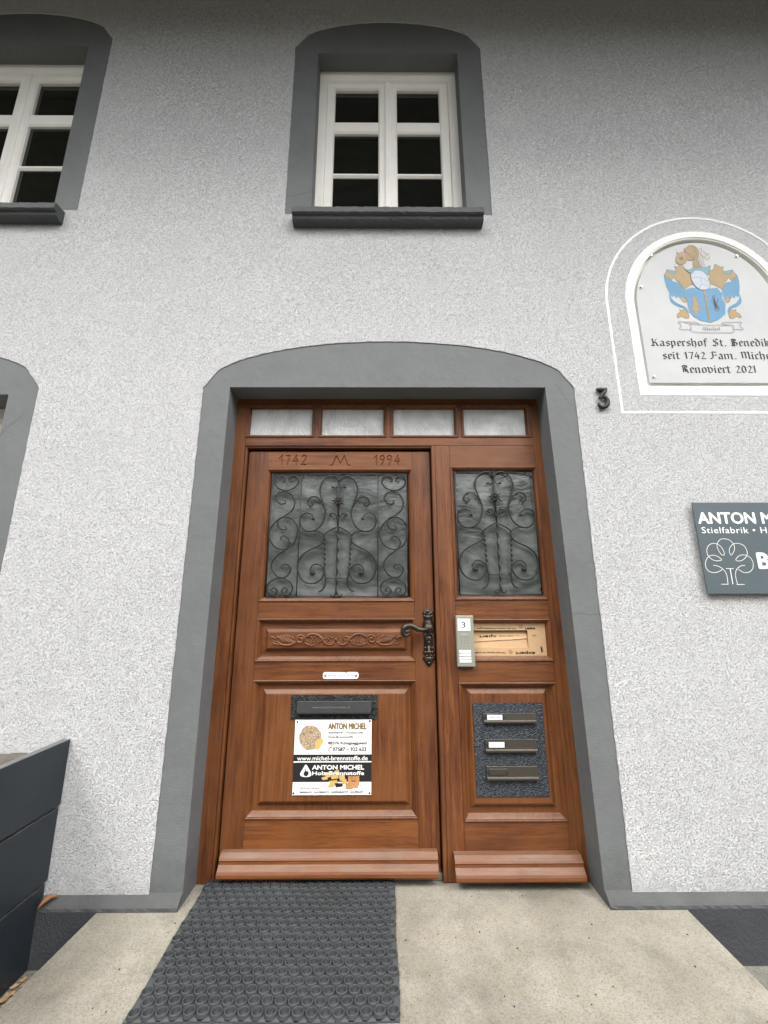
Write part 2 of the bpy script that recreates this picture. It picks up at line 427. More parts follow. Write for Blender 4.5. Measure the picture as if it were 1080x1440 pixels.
def text(s, x, z, wd, hg, Y, mat, parent, name='lettering', bold=0.0, align='L', flip=False, rot=0, th=.0006, sp=1.0):
    """lettering standing on a frontal plane; wd x hg is the box of the letters, wd 0 keeps proportions"""
    cu = bpy.data.curves.new('letters', 'FONT'); cu.body = s; cu.size = 1; cu.offset = 0; cu.space_character = sp; cu.resolution_u = 3
    o = bpy.data.objects.new('letters', cu); COL.objects.link(o); bpy.context.view_layer.update()
    me = bpy.data.meshes.new_from_object(o.evaluated_get(bpy.context.evaluated_depsgraph_get())); bpy.data.objects.remove(o)
    for p in me.polygons: p.use_smooth = False
    xs = [v.co.x for v in me.vertices]; zs = [v.co.y for v in me.vertices]
    x0, x1, z0, z1 = min(xs), max(xs), min(zs), max(zs)
    kz = hg / .73; kx = wd / (x1 - x0) if wd else kz       # .73 = capital height of the built-in font
    W_ = (x1 - x0) * kx
    for v in me.vertices:
        a = (v.co.x - x0) * kx; b = v.co.y * kz
        if align == 'C': a -= W_ / 2
        if align == 'R': a -= W_
        if rot:
            c_, s_ = math.cos(rot), math.sin(rot); a, b = a * c_ - b * s_, a * s_ + b * c_
        v.co = (x + a, Y - th, z + b)
    bm = bmesh.new(); bm.from_mesh(me)
    if bold:                                   # heavier strokes: the same outline laid a few times side by side
        src = bm.faces[:]; kb = bold * kz
        for q, (dx, dz) in enumerate(((kb, 0), (-kb, 0), (0, kb * .7), (0, -kb * .7))):
            d_ = bmesh.ops.duplicate(bm, geom=src)
            for v in [e for e in d_['geom'] if isinstance(e, bmesh.types.BMVert)]: v.co += Vector((dx, -.00003 * (q + 1), dz))
    r = bmesh.ops.extrude_face_region(bm, geom=bm.faces[:])
    for v in [g for g in r['geom'] if isinstance(g, bmesh.types.BMVert)]: v.co.y += th * .9
    bmesh.ops.recalc_face_normals(bm, faces=bm.faces); me2 = bpy.data.meshes.new('mesh'); bm.to_mesh(me2); bm.free()
    return link(name, me2, mat, parent)

# ------------------------------------------------------------------ the ground
YW, YD, YL = 1.92, 2.05, 2.07                  # wall face, door frame face, door leaf face
g = B(); g.box(-40, 40, -40, 1.9, -.6, -.18)
g.obj('ground', 'ground', kind='structure')
g = B()
step_pts = [(-1.06, .55), (1.15, .55), (1.178, 1.2), (1.193, 1.893), (.897, 1.893), (.893, 1.91), (.886, 2.12), (-.800, 2.12), (-.792, 1.91), (-.789, 1.893), (-1.107, 1.893), (-1.128, 1.4)]
a = [g.bm.verts.new((x, y, 0)) for x, y in step_pts]; b = [g.bm.verts.new((x, y, -.185)) for x, y in step_pts]
g.bm.faces.new(a); n = len(a)
for k in range(n): g.bm.faces.new((a[k], b[k], b[(k + 1) % n], a[(k + 1) % n]))
bmesh.ops.bevel(g.bm, geom=[e for e in g.bm.edges if e.verts[0] in a and e.verts[1] in a and min(e.verts[0].co.y, e.verts[1].co.y) < 1.45], offset=.008, segments=3, affect='EDGES')
g.obj('door_step', 'step', kind='structure')

# ------------------------------------------------------------------ the house
house = thing('house', 'two-storey rendered house front with grey arched surrounds round its wooden door and windows', 'house', (0, YW, 0))
WIN = [  # centre x, bottom, springing, crown, opening top, opening bottom
    (.040, 3.352, 4.69, 4.925, 4.645, 3.33),
    (-2.352, 3.375, 4.755, 4.990, 4.695, 3.35),
    (-2.365, .90, 2.25, 2.47, 2.212, .90)]
door_arch = arch(-.921, .997, .038, 2.25, 2.522, .93, jit=.0016)
holes = []
for cx, z0, zs, zc, zo, zb in WIN:
    holes.append(arch(cx - .6, cx + .6, z0, zs, zc, .86, jit=.0016))
NX, NZ = 1.79, 2.75
holes.append([(x, z) for x, z in arch(NX - .418, NX + .418, 2.247, NZ, NZ + .452)])
outer = [(-5.5, .036), (5.5, .036), (5.5, 6.6), (-5.5, 6.6)]
outer = [(-5.5 + 4.57 * k / 200, .038 + random.uniform(-.002, .002)) for k in range(200)] + door_arch + [(1.01 + 4.49 * k / 200, .038 + random.uniform(-.002, .002)) for k in range(201)] + [(5.5, 6.6), (-5.5, 6.6)]
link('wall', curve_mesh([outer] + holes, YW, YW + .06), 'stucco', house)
# dark core behind the skin keeps daylight out of the rooms
g = B(); g.box(-5.5, 5.5, 2.36, 2.46, -.3, 6.6); g.obj('inner_wall', 'dirt', house)
# painted surrounds with their reveals
DO = [(-.789, -.2), (-.789, .9), (-.785, 2.255), (.848, 2.256), (.868, 1.2), (.880, .4), (.890, -.2)]
link('door_surround', curve_mesh([arch(-.929, 1.005, -.2, 2.25, 2.530, .93) + DO[::-1]], YW + .004, 2.34), 'band', house)
for cx, z0, zs, zc, zo, zb in WIN:
    link('window_surround', curve_mesh([arch(cx - .608, cx + .608, z0 - .004, zs, zc + .008, .86),
         [(cx - .45, zb), (cx - .45, zo), (cx + .45, zo), (cx + .455, zb)]], YW + .004, 2.34), 'band', house)
# plinth left and right of the door
for x0, x1 in ((-5.5, -.791), (.888, 5.5)):
    g = B(); n = int((x1 - x0) / .02); P = []
    for k in range(n + 1):
        x = x0 + (x1 - x0) * k / n; j = random.uniform(-.0006, .0006)
        P.append([g.bm.verts.new((x, y, z)) for y, z in ((1.925, .046), (1.898 + j, .020 + j), (1.892 + j, .012), (1.889, .003 + j), (1.890, -.3))])
    for k in range(n):
        for i in range(4): g.bm.faces.new((P[k][i], P[k + 1][i], P[k + 1][i + 1], P[k][i + 1])).material_index = 1 if i < 2 else 0
    e = P[-1] if x1 < 0 else P[0]
    vb = g.bm.verts.new((e[0].co.x, 1.925, -.3)); g.bm.faces.new(e + [vb]).material_index = 1
    g.obj('plinth', ['plinth', 'band_low'], house, False)
# eave above the picture
for k in range(8):
    g = B(); g.box(-5.5, 5.5, 1.915 - .148 * (k + 1) + .004, 1.915 - .148 * k, 5.155, 5.185, .003); g.obj('eave_board', 'eave', house)
g = B(); g.box(-5.5, 5.5, .70, .73, 5.10, 5.42, .004); g.obj('eave_fascia', 'eave', house)
g = B(); g.box(-5.6, 5.6, .65, 2.6, 5.425, 5.50); g.obj('roof', 'sill', house)

# ------------------------------------------------------------------ windows (frame > sashes, bars, panes, sill)
def window(cx, zo, zb, label, pane_mat='pane', y=2.02, sill=True):
    d = cx - .040
    g = B(); X0, X1 = -.47 + d, .545 + d
    g.rings([(X0, X1, zb - .06, zo + .05, y), (-.365 + d, .442 + d, zb + .075, zo - .078, y), (-.360 + d, .437 + d, zb + .08, zo - .083, y + .012), (-.360 + d, .437 + d, zb + .08, zo - .083, y + .05)], cap=False)
    fr = g.obj('window', 'white_wood', house); fr['label'] = label
    ts = zo - .084; bs = zb + .082
    pr = [(zo - .130, zo - .407), (zo - .505, zo - .820), (zo - .855, zo - 1.165)]
    for sx0, sx1, p0, p1 in ((-.358, .0385, -.308, -.022), (.0405, .435, .100, .379)):
        sx0 += d; sx1 += d; p0 += d; p1 += d
        g = B(); ys = y + .014
        g.rings([(sx0, sx1, bs, ts, ys), (p0 - .008, p1 + .008, pr[2][1] - .008, pr[0][0] + .008, ys), (p0, p1, pr[2][1], pr[0][0], ys + .010), (p0, p1, pr[2][1], pr[0][0], ys + .03)], cap=False)
        g.rings([(sx0, sx1, bs, ts, ys), (sx0, sx1, bs, ts, ys + .04)], cap=False)
        g.obj('sash', 'white_wood', fr)
        g = B(); g.prof([(ys + .004, pr[0][1] - .012), (ys + .012, pr[0][1]), (ys + .03, pr[0][1]), (ys + .03, pr[1][0]), (ys + .012, pr[1][0]), (ys + .004, pr[1][0] + .012)], p0 - .001, p1 + .001); g.obj('glazing_bar', 'white_wood', fr)
        g = B(); g.prof([(ys + .012, pr[1][1] - .012), (ys + .022, pr[1][1]), (ys + .03, pr[1][1]), (ys + .03, pr[2][0]), (ys + .022, pr[2][0]), (ys + .012, pr[2][0] + .012)], p0 - .001, p1 + .001); g.obj('glazing_bar', 'white_wood', fr)
        for t_, b_ in pr:
            g = B(); g.box(p0 - .004, p1 + .004, ys + .026, ys + .030, b_ - .006, t_ + .006); g.obj('pane', pane_mat, fr)
    # the cover strip where the two sashes meet
    g = B(); g.prof([(y + .006, 0), (y + .006, 1), (y + .014, 1), (y + .014, 0)], -.5, .5); g.bm.free()
    g = B(); g.box(.022 + d, .056 + d, y + .004, y + .02, bs, ts, .004, 2); g.obj('cover_strip', 'white_wood', fr)
    if sill:
        zt = zb + .002
        g = B(); sx0, sx1 = cx - .542, cx + .532
        pts = [(2.03, zt + .016), (1.862, zt), (1.850, zt - .006), (1.849, zt - .040), (1.856, zt - .046), (1.867, zt - .048), (1.867, zt - .056), (1.870, zt - .066), (1.878, zt - .074), (1.888, zt - .079), (1.95, zt - .079)]
        nseg = 60; prev = None
        for k in range(nseg + 1):
            x = sx0 + (sx1 - sx0) * k / nseg
            vs = [g.bm.verts.new((x, yy + random.uniform(-.0012, .0012), zz + random.uniform(-.0014, .0014))) for yy, zz in pts]
            if prev:
                for i in range(len(pts) - 1): g.bm.faces.new((prev[i], vs[i], vs[i + 1], prev[i + 1]))
            else: g.bm.faces.new(vs)
            prev = vs
        g.bm.faces.new(prev); g.obj('sill', 'sill', fr)
    return fr
window(.040, 4.645, 3.33, 'white six-pane window over the front door')
window(-2.352, 4.695, 3.35, 'white six-pane window at the upper left corner')
window(-2.365, 2.212, .90, 'ground floor window at the left edge with pale panes', 'pane_pale', 2.085)

# ------------------------------------------------------------------ the front door and its fixed side
def bar(name, x0, x1, z0, z1, y, parent, mat, depth=.045, bev=.0025):
    g = B(); g.box(x0, x1, y, y + depth, z0, z1, bev, 2); return g.obj(name, mat, parent)
def moulding(x0, x1, z0, z1, y, parent, dp=.018, wd=.020, mat='wood_v', name='moulding'):
    g = B()
    def q(i, yy): return (x0 + i, x1 - i, z0 + i, z1 - i, yy)
    g.rings([q(-.001, y + .010), q(-.001, y - .004), q(.0015, y - .0055), q(.004, y - .0045), q(.005, y - .001), q(.008, y - .0008), q(.012, y + .003),
             q(wd - .004, y + dp * .72), q(wd - .002, y + dp * .78), q(wd, y + dp), q(wd, y + dp + .015)], cap=False)
    return g.obj(name, mat, parent)
def raised(x0, x1, z0, z1, fx0, fx1, fz0, fz1, y, parent, mat='wood_v', bw=.017, name='panel'):
    """panel with a sunk border and a raised field"""
    g = B()
    g.rings([(x0, x1, z0, z1, y + .020), (fx0 - bw - .001, fx1 + bw + .001, fz0 - bw - .001, fz1 + bw + .001, y + .0185),
             (fx0 - bw, fx1 + bw, fz0 - bw, fz1 + bw, y + .015), (fx0 - .004, fx1 + .004, fz0 - .004, fz1 + .004, y + .0015),
             (fx0, fx1, fz0, fz1, y), (fx0 + .01, fx1 - .01, fz0 + .01, fz1 - .01, y)])
    return g.obj(name, mat, parent)

fdoor = link('front_door', B().box(-.728, .284, YL + .045, YL + .060, .02, 1.957).mesh(), 'wood_v', house)
fdoor['label'] = 'reddish brown wooden front door leaf with iron grille'
bar('stile', -.708, -.608, .02, 1.957, YL, fdoor, 'wood_v'); bar('stile', .1605, .2545, .02, 1.957, YL, fdoor, 'wood_v')
# the top rail carries the carved dates
def carved_rail():
    me = B().box(-.6078, .1603, YL + .0045, YL + .045, 1.858, 1.957, .0015, 2).mesh()
    o = link('rail', me, 'wood_h', fdoor)
    g = B(); strokes = []
    def glyph(pl, ox, oz, k=1.0):
        for st in pl:
            p = [(ox + x * k, YL - .0004, oz + z * k) for x, z in st]
            strokes.append(p)
    D = {'1': [[(0, 4.2), (1.6, 6), (1.6, 0)]], '7': [[(0, 5.6), (2.6, 5.8), (1.2, 0)]],
         '4': [[(2, 6), (.1, 2), (3.1, 2.2)], [(2.3, 3.9), (2.0, 0)]],
         '2': [[(.1, 4.6), (.9, 5.9), (2.2, 5.7), (2.7, 4.4), (1.8, 2.6), (0, 0), (2.8, .1)]],
         '9': [[(2.6, 4.6), (1.9, 5.9), (.6, 5.7), (.1, 4.3), (.8, 3.1), (2.0, 3.3), (2.6, 4.6), (2.0, 1.8), (.9, 0)]]}
    x = -.546
    for ch, ad in (('1', 3.1), ('7', 3.9), ('4', 4.4), ('2', 3)): glyph(D[ch], x, 1.8835, .0086); x += ad * .0104
    x = -.042
    for ch, ad in (('1', 3.1), ('9', 3.7), ('9', 3.9), ('4', 3)): glyph(D[ch], x, 1.8835, .0086); x += ad * .0104
    glyph([[(-6, 0), (-4.6, 0.2), (-2.4, 6), (0, 1.2), (2.4, 6.2), (4.4, .4), (6, -.2)]], -.222, 1.879, .0088)
    x0, x1, z0, z1 = -.6078, .1603, 1.858, 1.957; nx, nz = 560, 72
    hx, hz = (x1 - x0) / nx, (z1 - z0) / nz
    dep = [[0.0] * (nx + 1) for _ in range(nz + 1)]
    for p in strokes:
        for (ax, _, az), (bx, _, bz) in zip(p, p[1:]):
            L2 = (bx - ax) ** 2 + (bz - az) ** 2 or 1e-9
            for j in range(max(0, int((min(az, bz) - .006 - z0) / hz)), min(nz, int((max(az, bz) + .006 - z0) / hz) + 1) + 1):
                for i in range(max(0, int((min(ax, bx) - .006 - x0) / hx)), min(nx, int((max(ax, bx) + .006 - x0) / hx) + 1) + 1):
                    X, Z = x0 + i * hx, z0 + j * hz
                    t = max(0, min(1, ((X - ax) * (bx - ax) + (Z - az) * (bz - az)) / L2))
                    d = math.hypot(X - ax - t * (bx - ax), Z - az - t * (bz - az))
                    if d < .0044: dep[j][i] = max(dep[j][i], .0055 * (1 - d / .0044))
    vs = [(x0 + i * hx, YL + dep[j][i] + (.002 if i in (0, nx) or j in (0, nz) else 0), z0 + j * hz) for j in range(nz + 1) for i in range(nx + 1)]
    fs = [(j * (nx + 1) + i, j * (nx + 1) + i + 1, (j + 1) * (nx + 1) + i + 1, (j + 1) * (nx + 1) + i) for j in range(nz) for i in range(nx)]
    me = bpy.data.meshes.new('mesh'); me.from_pydata(vs, [], fs); g.bm.free()
    c = link('carved_face', me, 'wood_h', fdoor); c['label'] = 'rail face carved with 1742, an M and 1994'
    return o
carved_rail()
bar('rail', -.6078, .1603, 1.090, 1.174, YL, fdoor, 'wood_h'); bar('rail', -.6078, .1603, .808, .894, YL, fdoor, 'wood_h')
bar('rail', -.6078, .1603, .02, .235, YL, fdoor, 'wood_h')
moulding(-.6075, .1600, 1.174, 1.858, YL, fdoor); moulding(-.6075, .1600, .894, 1.090, YL, fdoor); moulding(-.6075, .1600, .235, .808, YL, fdoor, dp=.022, wd=.026)
raised(-.590, .1425, .910, 1.074, -.549, .1055, .957, 1.027, YL, fdoor, 'wood_h', .014)
raised(-.590, .1425, .250, .790, -.5405, .104, .304, .747, YL, fdoor, 'wood_v', .019)
def weather(x0, x1, y, parent):
    g = B()
    g.prof([(YL + .01, .121), (y + .034, .118), (y + .018, .104), (y + .014, .097), (y + .016, .092), (y + .015, .082), (y + .006, .071), (y - .002, .064), (y - .006, .055), (y - .0065, .044), (y - .003, .037), (YL + .01, .036)], x0, x1)
    return g.obj('weather_board', 'wood_h', parent)
weather(-.693, .2395, 2.016, fdoor)
g = B(); g.box(-.581, .135, YL + .022, YL + .028, 1.190, 1.842); gl = g.obj('glass', 'door_glass', fdoor)

# fixed frame: posts, head, transom
frame = link('door_frame', B().box(-.803, -.7285, YD + .0, YD + .085, .002, 2.30, .002, 2).mesh(), 'wood_v', house)
bar('post', -.7282, -.716, .002, 1.985, YD + .006, frame, 'wood_v', .03, .004)
bar('head', -.7283, .8155, 2.221, 2.305, YD, frame, 'wood_h', .085)
bar('transom', -.7283, .8155, 1.984, 2.033, YD, frame, 'wood_h', .085)
bar('transom_bead', -.716, .262, 1.974, 1.9838, YD + .006, frame, 'wood_h', .03, .003)
for x0, x1 in ((-.365, -.339), (.024, .050), (.409, .433)): bar('mullion', x0, x1, 2.0332, 2.2208, YD + .002, frame, 'wood_v', .07)
for x0, x1 in ((-.728, -.365), (-.339, .024), (.050, .409), (.433, .7985)):
    moulding(x0, x1, 2.0335, 2.2205, YD, frame, dp=.020, wd=.0145)
    g = B(); g.box(x0 + .010, x1 - .010, YD + .026, YD + .031, 2.044, 2.211); g.obj('pane', 'milk_glass', frame)
bar('post', .8150, .8880, .002, 2.305, YD, frame, 'wood_v', .085)
bar('mullion', .7987, .8148, 2.0332, 2.2208, YD + .0005, frame, 'wood_v', .07)
bar('post', .2625, .282, .002, 1.9838, YD - .002, frame, 'wood_v', .07, .005)
g = B(); g.box(-.715, .262, 2.066, 2.10, .0005, .030, .003); g.obj('threshold', 'worn_strip', frame)

side = link('side_panel', B().box(.2825, .798, YD + .050, YD + .060, .002, 1.9835).mesh(), 'wood_v', house)
side['label'] = 'fixed wooden side panel right of the door with letter slots'
bar('stile', .2823, .3600, .002, 1.9836, YD, side, 'wood_v')
bar('rail', .3602, .8148, 1.863, 1.9836, YD + .0005, side, 'wood_h'); bar('rail', .3602, .8148, 1.087, 1.181, YD + .0005, side, 'wood_h')
bar('rail', .3602, .8148, .799, .897, YD + .0005, side, 'wood_h'); bar('rail', .3602, .8148, .002, .231, YD + .0005, side, 'wood_h')
moulding(.3602, .8148, 1.181, 1.863, YD, side); moulding(.3602, .8148, .897, 1.087, YD, side); moulding(.3602, .8148, .231, .799, YD, side, dp=.022, wd=.026)
raised(.377, .798, .248, .783, .414, .7525, .300, .751, YD, side, 'wood_v', .019)
weather(.3070, .8470, 1.988, side)
g = B(); g.box(.378, .797, YD + .022, YD + .028, 1.197, 1.847); g.obj('glass', 'door_glass', side)

# ------------------------------------------------------------------ wrought iron grilles
SA = lambda x, y: at(360 + x / 4.696, 655 + y / 4.696, 2.075)
SB = lambda x, y: at(625 + x / 7.2, 655 + y / 7.2, 2.060)
def iron_path(g, pts2, y, r=.0032, sub=6, taper=False):
    r *= 1.25
    p = cr(pts2, sub); n = len(p)
    rs = [r * (.65 + .35 * min(1, min(i, n - 1 - i) / (n * .12 + 1))) if taper else r for i in range(n)]
    g.tube([(a_, y, b_) for a_, b_ in p], rs, 6, 1.15)
def centre_motif(g, y, ax_src, ax_dst, dz, k=1.0):
    """the symmetric centre piece, left half surveyed on the side grille and mirrored"""
    A = [(425, 186), (452, 192), (480, 168), (480, 120), (440, 80), (390, 74), (330, 108), (300, 170), (300, 240), (330, 320), (362, 400), (370, 470), (350, 550), (300, 610), (220, 635), (150, 600), (120, 530), (132, 470), (180, 445), (232, 462), (256, 500)]
    Bq = [(224, 342), (238, 345), (236, 362), (212, 376), (184, 350), (190, 305), (235, 281), (290, 297), (328, 345), (348, 392)]
    Cq = [(225, 634), (300, 632), (350, 650), (380, 690), (372, 742), (320, 785), (240, 825), (172, 880), (140, 960), (146, 1040), (190, 1120), (260, 1160), (340, 1155), (398, 1100), (410, 1040), (385, 990), (330, 965), (285, 983), (264, 1030)]
    Dq = [(432, 478), (418, 470), (422, 456), (446, 450), (478, 462), (500, 505), (508, 560)]
    Eq = [(512, 583), (440, 620), (392, 652), (380, 672), (384, 700)]
    Fq = [(412, 1010), (420, 1060), (430, 1110), (434, 1170), (412, 1225), (370, 1250)]
    Hq = [(552, 1190), (549, 1250), (536, 1288), (508, 1290), (494, 1268)]
    for sgn in (1, -1):
        f = lambda q: (ax_dst + sgn * (q[0] - ax_src) * k, q[1] + dz)
        for path in (A, Bq, Cq, Dq, Eq, Fq, Hq): iron_path(g, [f(SB(*p)) for p in path], y, .0033, taper=True)
        for (bx, by, br) in ((425, 186, .0075), (256, 506, .009), (222, 342, .005), (436, 474, .006)):
            q = f(SB(bx, by)); g.ball(q[0], y - .002, q[1], br, (1, .7, 1), 8)
        q = f(SB(295, 1058)); g.disc(q[0], q[1], .013, y - .003, y + .002, 10, .004); g.ball(q[0], y - .008, q[1], .006)
        for a_ in range(7):
            t = a_ * math.pi * 2 / 7; g.ball(q[0] + .012 * math.cos(t), y - .004, q[1] + .012 * math.sin(t), .005, (1, .6, 1), 6)
        # twisted outer bars
        top, bot = f(SB(384, 700)), f(SB(412, 1010)); nn = 40
        g.tube([(top[0] + (bot[0] - top[0]) * i / nn + .0022 * math.sin(i * .95), y, top[1] + (bot[1] - top[1]) * i / nn) for i in range(nn + 1)], [.0042 + .0016 * math.sin(i * .95 + 1) for i in range(nn + 1)], 6)
        a_, b_ = f(SB(432, 1112)), f(SB(545, 1112)); g.tube([(a_[0], y, a_[1]), (ax_dst, y, a_[1])], .0022, 6)
    zt, zm, zb_ = SB(490, 55)[1] + dz, SB(510, 585)[1] + dz, SB(550, 1275)[1] + dz; nn = 44
    g.tube([(ax_dst, y, zt), (ax_dst, y, zm)], .0044, 6)
    g.tube([(ax_dst + .002 * math.sin(i * .9), y, zm + (zb_ - zm) * i / nn) for i in range(nn + 1)], [.0045 + .0016 * math.sin(i * .9 + 1) for i in range(nn + 1)], 6)
    # star flower
    zf = SB(500, 325)[1] + dz
    for i in range(10):
        t = i * math.pi / 5; c_, s_ = math.cos(t), math.sin(t); L = .034 if i % 2 else .027
        g.tube([(ax_dst + c_ * .004, y - .006, zf + s_ * .004), (ax_dst + c_ * L * .5, y - .010, zf + s_ * L * .5), (ax_dst + c_ * L, y - .005, zf + s_ * L)], [.003, .006, .0012], 6, .6)
    g.ball(ax_dst, y - .012, zf, .008, (1, .7, 1))
def grille(x0, x1, z0, z1, y, parent, strips):
    g = B(); r = .0032
    g.tube([(x0, y, z0), (x0, y, z1)], r, 6); g.tube([(x1, y, z0), (x1, y, z1)], r, 6)
    g.tube([(x0, y, z0), (x1, y, z0)], r, 6); g.tube([(x0, y, z1), (x1, y, z1)], r, 6)
    if strips:
        centre_motif(g, y, .5805, -.2265, -.012)
        H1 = [(186, 108), (165, 108), (158, 88), (182, 76), (200, 95), (186, 125), (160, 100), (150, 66), (128, 84), (124, 115), (150, 148), (200, 163), (250, 146), (278, 112), (274, 80), (250, 64), (222, 74), (214, 98), (232, 112), (248, 96)]
        H1 = [(184, 98), (174, 104), (160, 96), (164, 78), (185, 72), (200, 92)]
        H1a = [(182, 96), (170, 104), (158, 94), (164, 76), (186, 74), (198, 92), (190, 112), (168, 118)]
        S0 = [(178, 98), (166, 98), (160, 84), (172, 70), (192, 78), (196, 104), (172, 122)]
        T = [[(180, 92), (170, 100), (158, 92), (162, 74), (182, 68)], ]
        paths = [
            [(172, 100), (186, 104), (192, 88), (178, 70), (150, 66), (128, 84), (124, 115), (150, 148), (200, 163), (250, 146), (278, 112), (274, 80), (250, 66), (226, 72), (216, 92), (228, 106), (240, 98)],
            [(182, 232), (194, 230), (192, 246), (160, 250), (132, 218), (146, 182), (190, 170), (235, 190), (256, 240), (240, 290), (190, 330), (140, 360), (100, 405), (85, 460), (110, 520), (160, 551), (200, 545), (220, 510), (210, 478), (180, 462), (160, 478), (172, 490)],
            [(182, 400), (198, 402), (196, 420), (160, 415), (142, 380), (155, 350), (195, 338), (240, 355), (272, 400), (270, 460), (245, 515), (200, 550), (140, 590), (105, 640), (108, 690), (150, 735), (200, 730), (228, 690), (215, 657), (185, 650), (166, 668), (182, 680)],
            [(112, 832), (103, 816), (122, 804), (138, 825), (124, 850), (95, 850), (72, 820), (85, 772), (155, 740), (225, 770), (240, 820), (215, 852), (182, 850), (168, 826), (185, 806), (206, 816), (196, 832)]]
        for dx in (0, .5665):
            for p in paths: iron_path(g, [(SA(*q)[0] + dx, SA(*q)[1]) for q in p], y, .0031, taper=True)
        for xb in (-.424, -.020): g.tube([(xb, y, z0), (xb, y, z1)], .0026, 6)
    else:
        centre_motif(g, y, .5805, .5875, .004)
    for sx in (x0, x1):
        for sz in (z0 + .03, z1 - .03): g.tube([(sx, y, sz), (sx, y + .02, sz)], .003, 6)
    return g.obj('grille', 'iron', parent, True)
grille(-.578, .131, 1.196, 1.836, YL + .006, fdoor, True)
grille(.384, .790, 1.203, 1.842, YD + .006, side, False)

# ------------------------------------------------------------------ carved leaf scrolls on the narrow panel
def spiral(cx, cz, r0, r1, a0, turns, n=30):
    return [(cx + (r0 + (r1 - r0) * i / n) * math.cos(a0 + turns * 2 * math.pi * i / n), cz + (r0 + (r1 - r0) * i / n) * math.sin(a0 + turns * 2 * math.pi * i / n)) for i in range(n + 1)]
g = B(); yc = YL - .0005
def rel(pts, r, r2=None, sub=4):
    p = cr(pts, sub); n = len(p); r2 = r if r2 is None else r2
    r *= 1.3; r2 *= 1.3
    g.tube([(x, yc, z) for x, z in p], [max(.0008, (r + (r2 - r) * i / (n - 1)) * (.55 + .45 * math.sin(math.pi * min(1, .15 + i / (n - 1) * .85)))) for i in range(n)], 7, .9)
ZC = .992
for sgn in (1, -1):
    cx = -.2218
    X = lambda v: cx + sgn * v
    rel([(X(a_ - 0), b_) for a_, b_ in spiral(.172, ZC + .001, .004, .024, 0, 1.6)], .0042, .0048)
    rel([(X(a_), b_) for a_, b_ in spiral(.048, ZC + (.003 if sgn > 0 else -.004), .003, .016, 2, 1.4)], .0036, .0042)
    rel([(X(.195), ZC - .008), (X(.215), ZC - .022), (X(.25), ZC - .024), (X(.28), ZC - .012), (X(.312), ZC)], .0052, .002)
    rel([(X(.146), ZC + .012), (X(.12), ZC + .026), (X(.09), ZC + .022), (X(.07), ZC + .006), (X(.05), ZC - .018), (X(.02), ZC - .022), (X(0), ZC)], .005, .004)
    rel([(X(.15), ZC - .016), (X(.12), ZC - .026), (X(.09), ZC - .018), (X(.075), ZC - .002)], .004, .002)
    for k in range(6):
        t = k / 5
        rel([(X(.205 + .05 * t), ZC - .016 + .006 * t), (X(.222 + .048 * t), ZC + .002 + .004 * t), (X(.228 + .056 * t), ZC + .018 - .006 * t), (X(.246 + .058 * t), ZC + .026 - .016 * t)], .0045, .0022)
    for k in range(4):
        t = k / 3
        rel([(X(.128 - .05 * t), ZC - .024 + .012 * t), (X(.112 - .046 * t), ZC - .006 + .006 * t), (X(.116 - .05 * t), ZC + .010), (X(.132 - .055 * t), ZC + .018)], .004, .0018)
    for k in range(3):
        rel([(X(.222 + .03 * k), ZC - .020), (X(.236 + .03 * k), ZC - .027 + .004 * k), (X(.256 + .028 * k), ZC - .024 + .008 * k)], .0038, .0016)
    rel([(X(.29), ZC + .002), (X(.305), ZC + .012), (X(.318), ZC + .010), (X(.314), ZC + .002)], .004, .002)
g.ball(-.2218, yc, ZC, .008, (1, .7, 1))
rn = random.Random(5)
for k in range(46):
    t = (k + .5) / 46; x = -.525 + .607 * t; side_ = 1 if k % 2 else -1
    z = ZC + side_ * rn.uniform(.008, .020); a = rn.uniform(.3, 1.2) * side_; L = rn.uniform(.014, .024); d = -1 if x < -.2218 else 1
    rel([(x, z - side_ * .006), (x + d * L * .5 * math.cos(a), z + L * .3 * math.sin(a)), (x + d * L, min(ZC + .030, max(ZC - .030, z + side_ * .006)))], rn.uniform(.0024, .0036), .0012, 3)
g.obj('leaf_carving', 'wood_h', fdoor, True)

# ------------------------------------------------------------------ lever handle on its cast plate
HX, HZ0, HZ1 = .2255, .869, 1.144
half = [(0, 1.0), (.006, .975), (.0105, .955), (.024, .925), (.027, .905), (.017, .885), (.014, .868), (.023, .845), (.022, .815), (.016, .79), (.022, .765), (.027, .72), (.028, .66), (.027, .60), (.021, .565), (.024, .53), (.022, .49), (.020, .42), (.021, .36), (.023, .31), (.019, .275), (.027, .25), (.027, .225), (.019, .20), (.018, .18), (.028, .155), (.029, .125), (.020, .085), (.013, .04), (.006, .01), (0, 0)]
pts = [(HX + x, HZ0 + z * (HZ1 - HZ0)) for x, z in half] + [(HX - x, HZ0 + z * (HZ1 - HZ0)) for x, z in half[-2:0:-1]]
g = B(); g.prism(pts[::-1], YL - .0065, YL - .0003, .002)
for zz, rx, rz in ((.93, .012, .008), (.83, .014, .009), (.47, .016, .010), (.55, .014, .008), (.40, .010, .008), (.24, .016, .006), (.13, .016, .010), (.06, .008, .007)):
    g.ball(HX, YL - .007, HZ0 + zz * (HZ1 - HZ0), 1, (rx, .005, rz), 10)
for zz in (.90, .845, .52, .31, .235, .14):
    for sg in (-1, 1): g.ball(HX + sg * .017, YL - .007, HZ0 + zz * (HZ1 - HZ0), 1, (.006, .004, .007), 8)
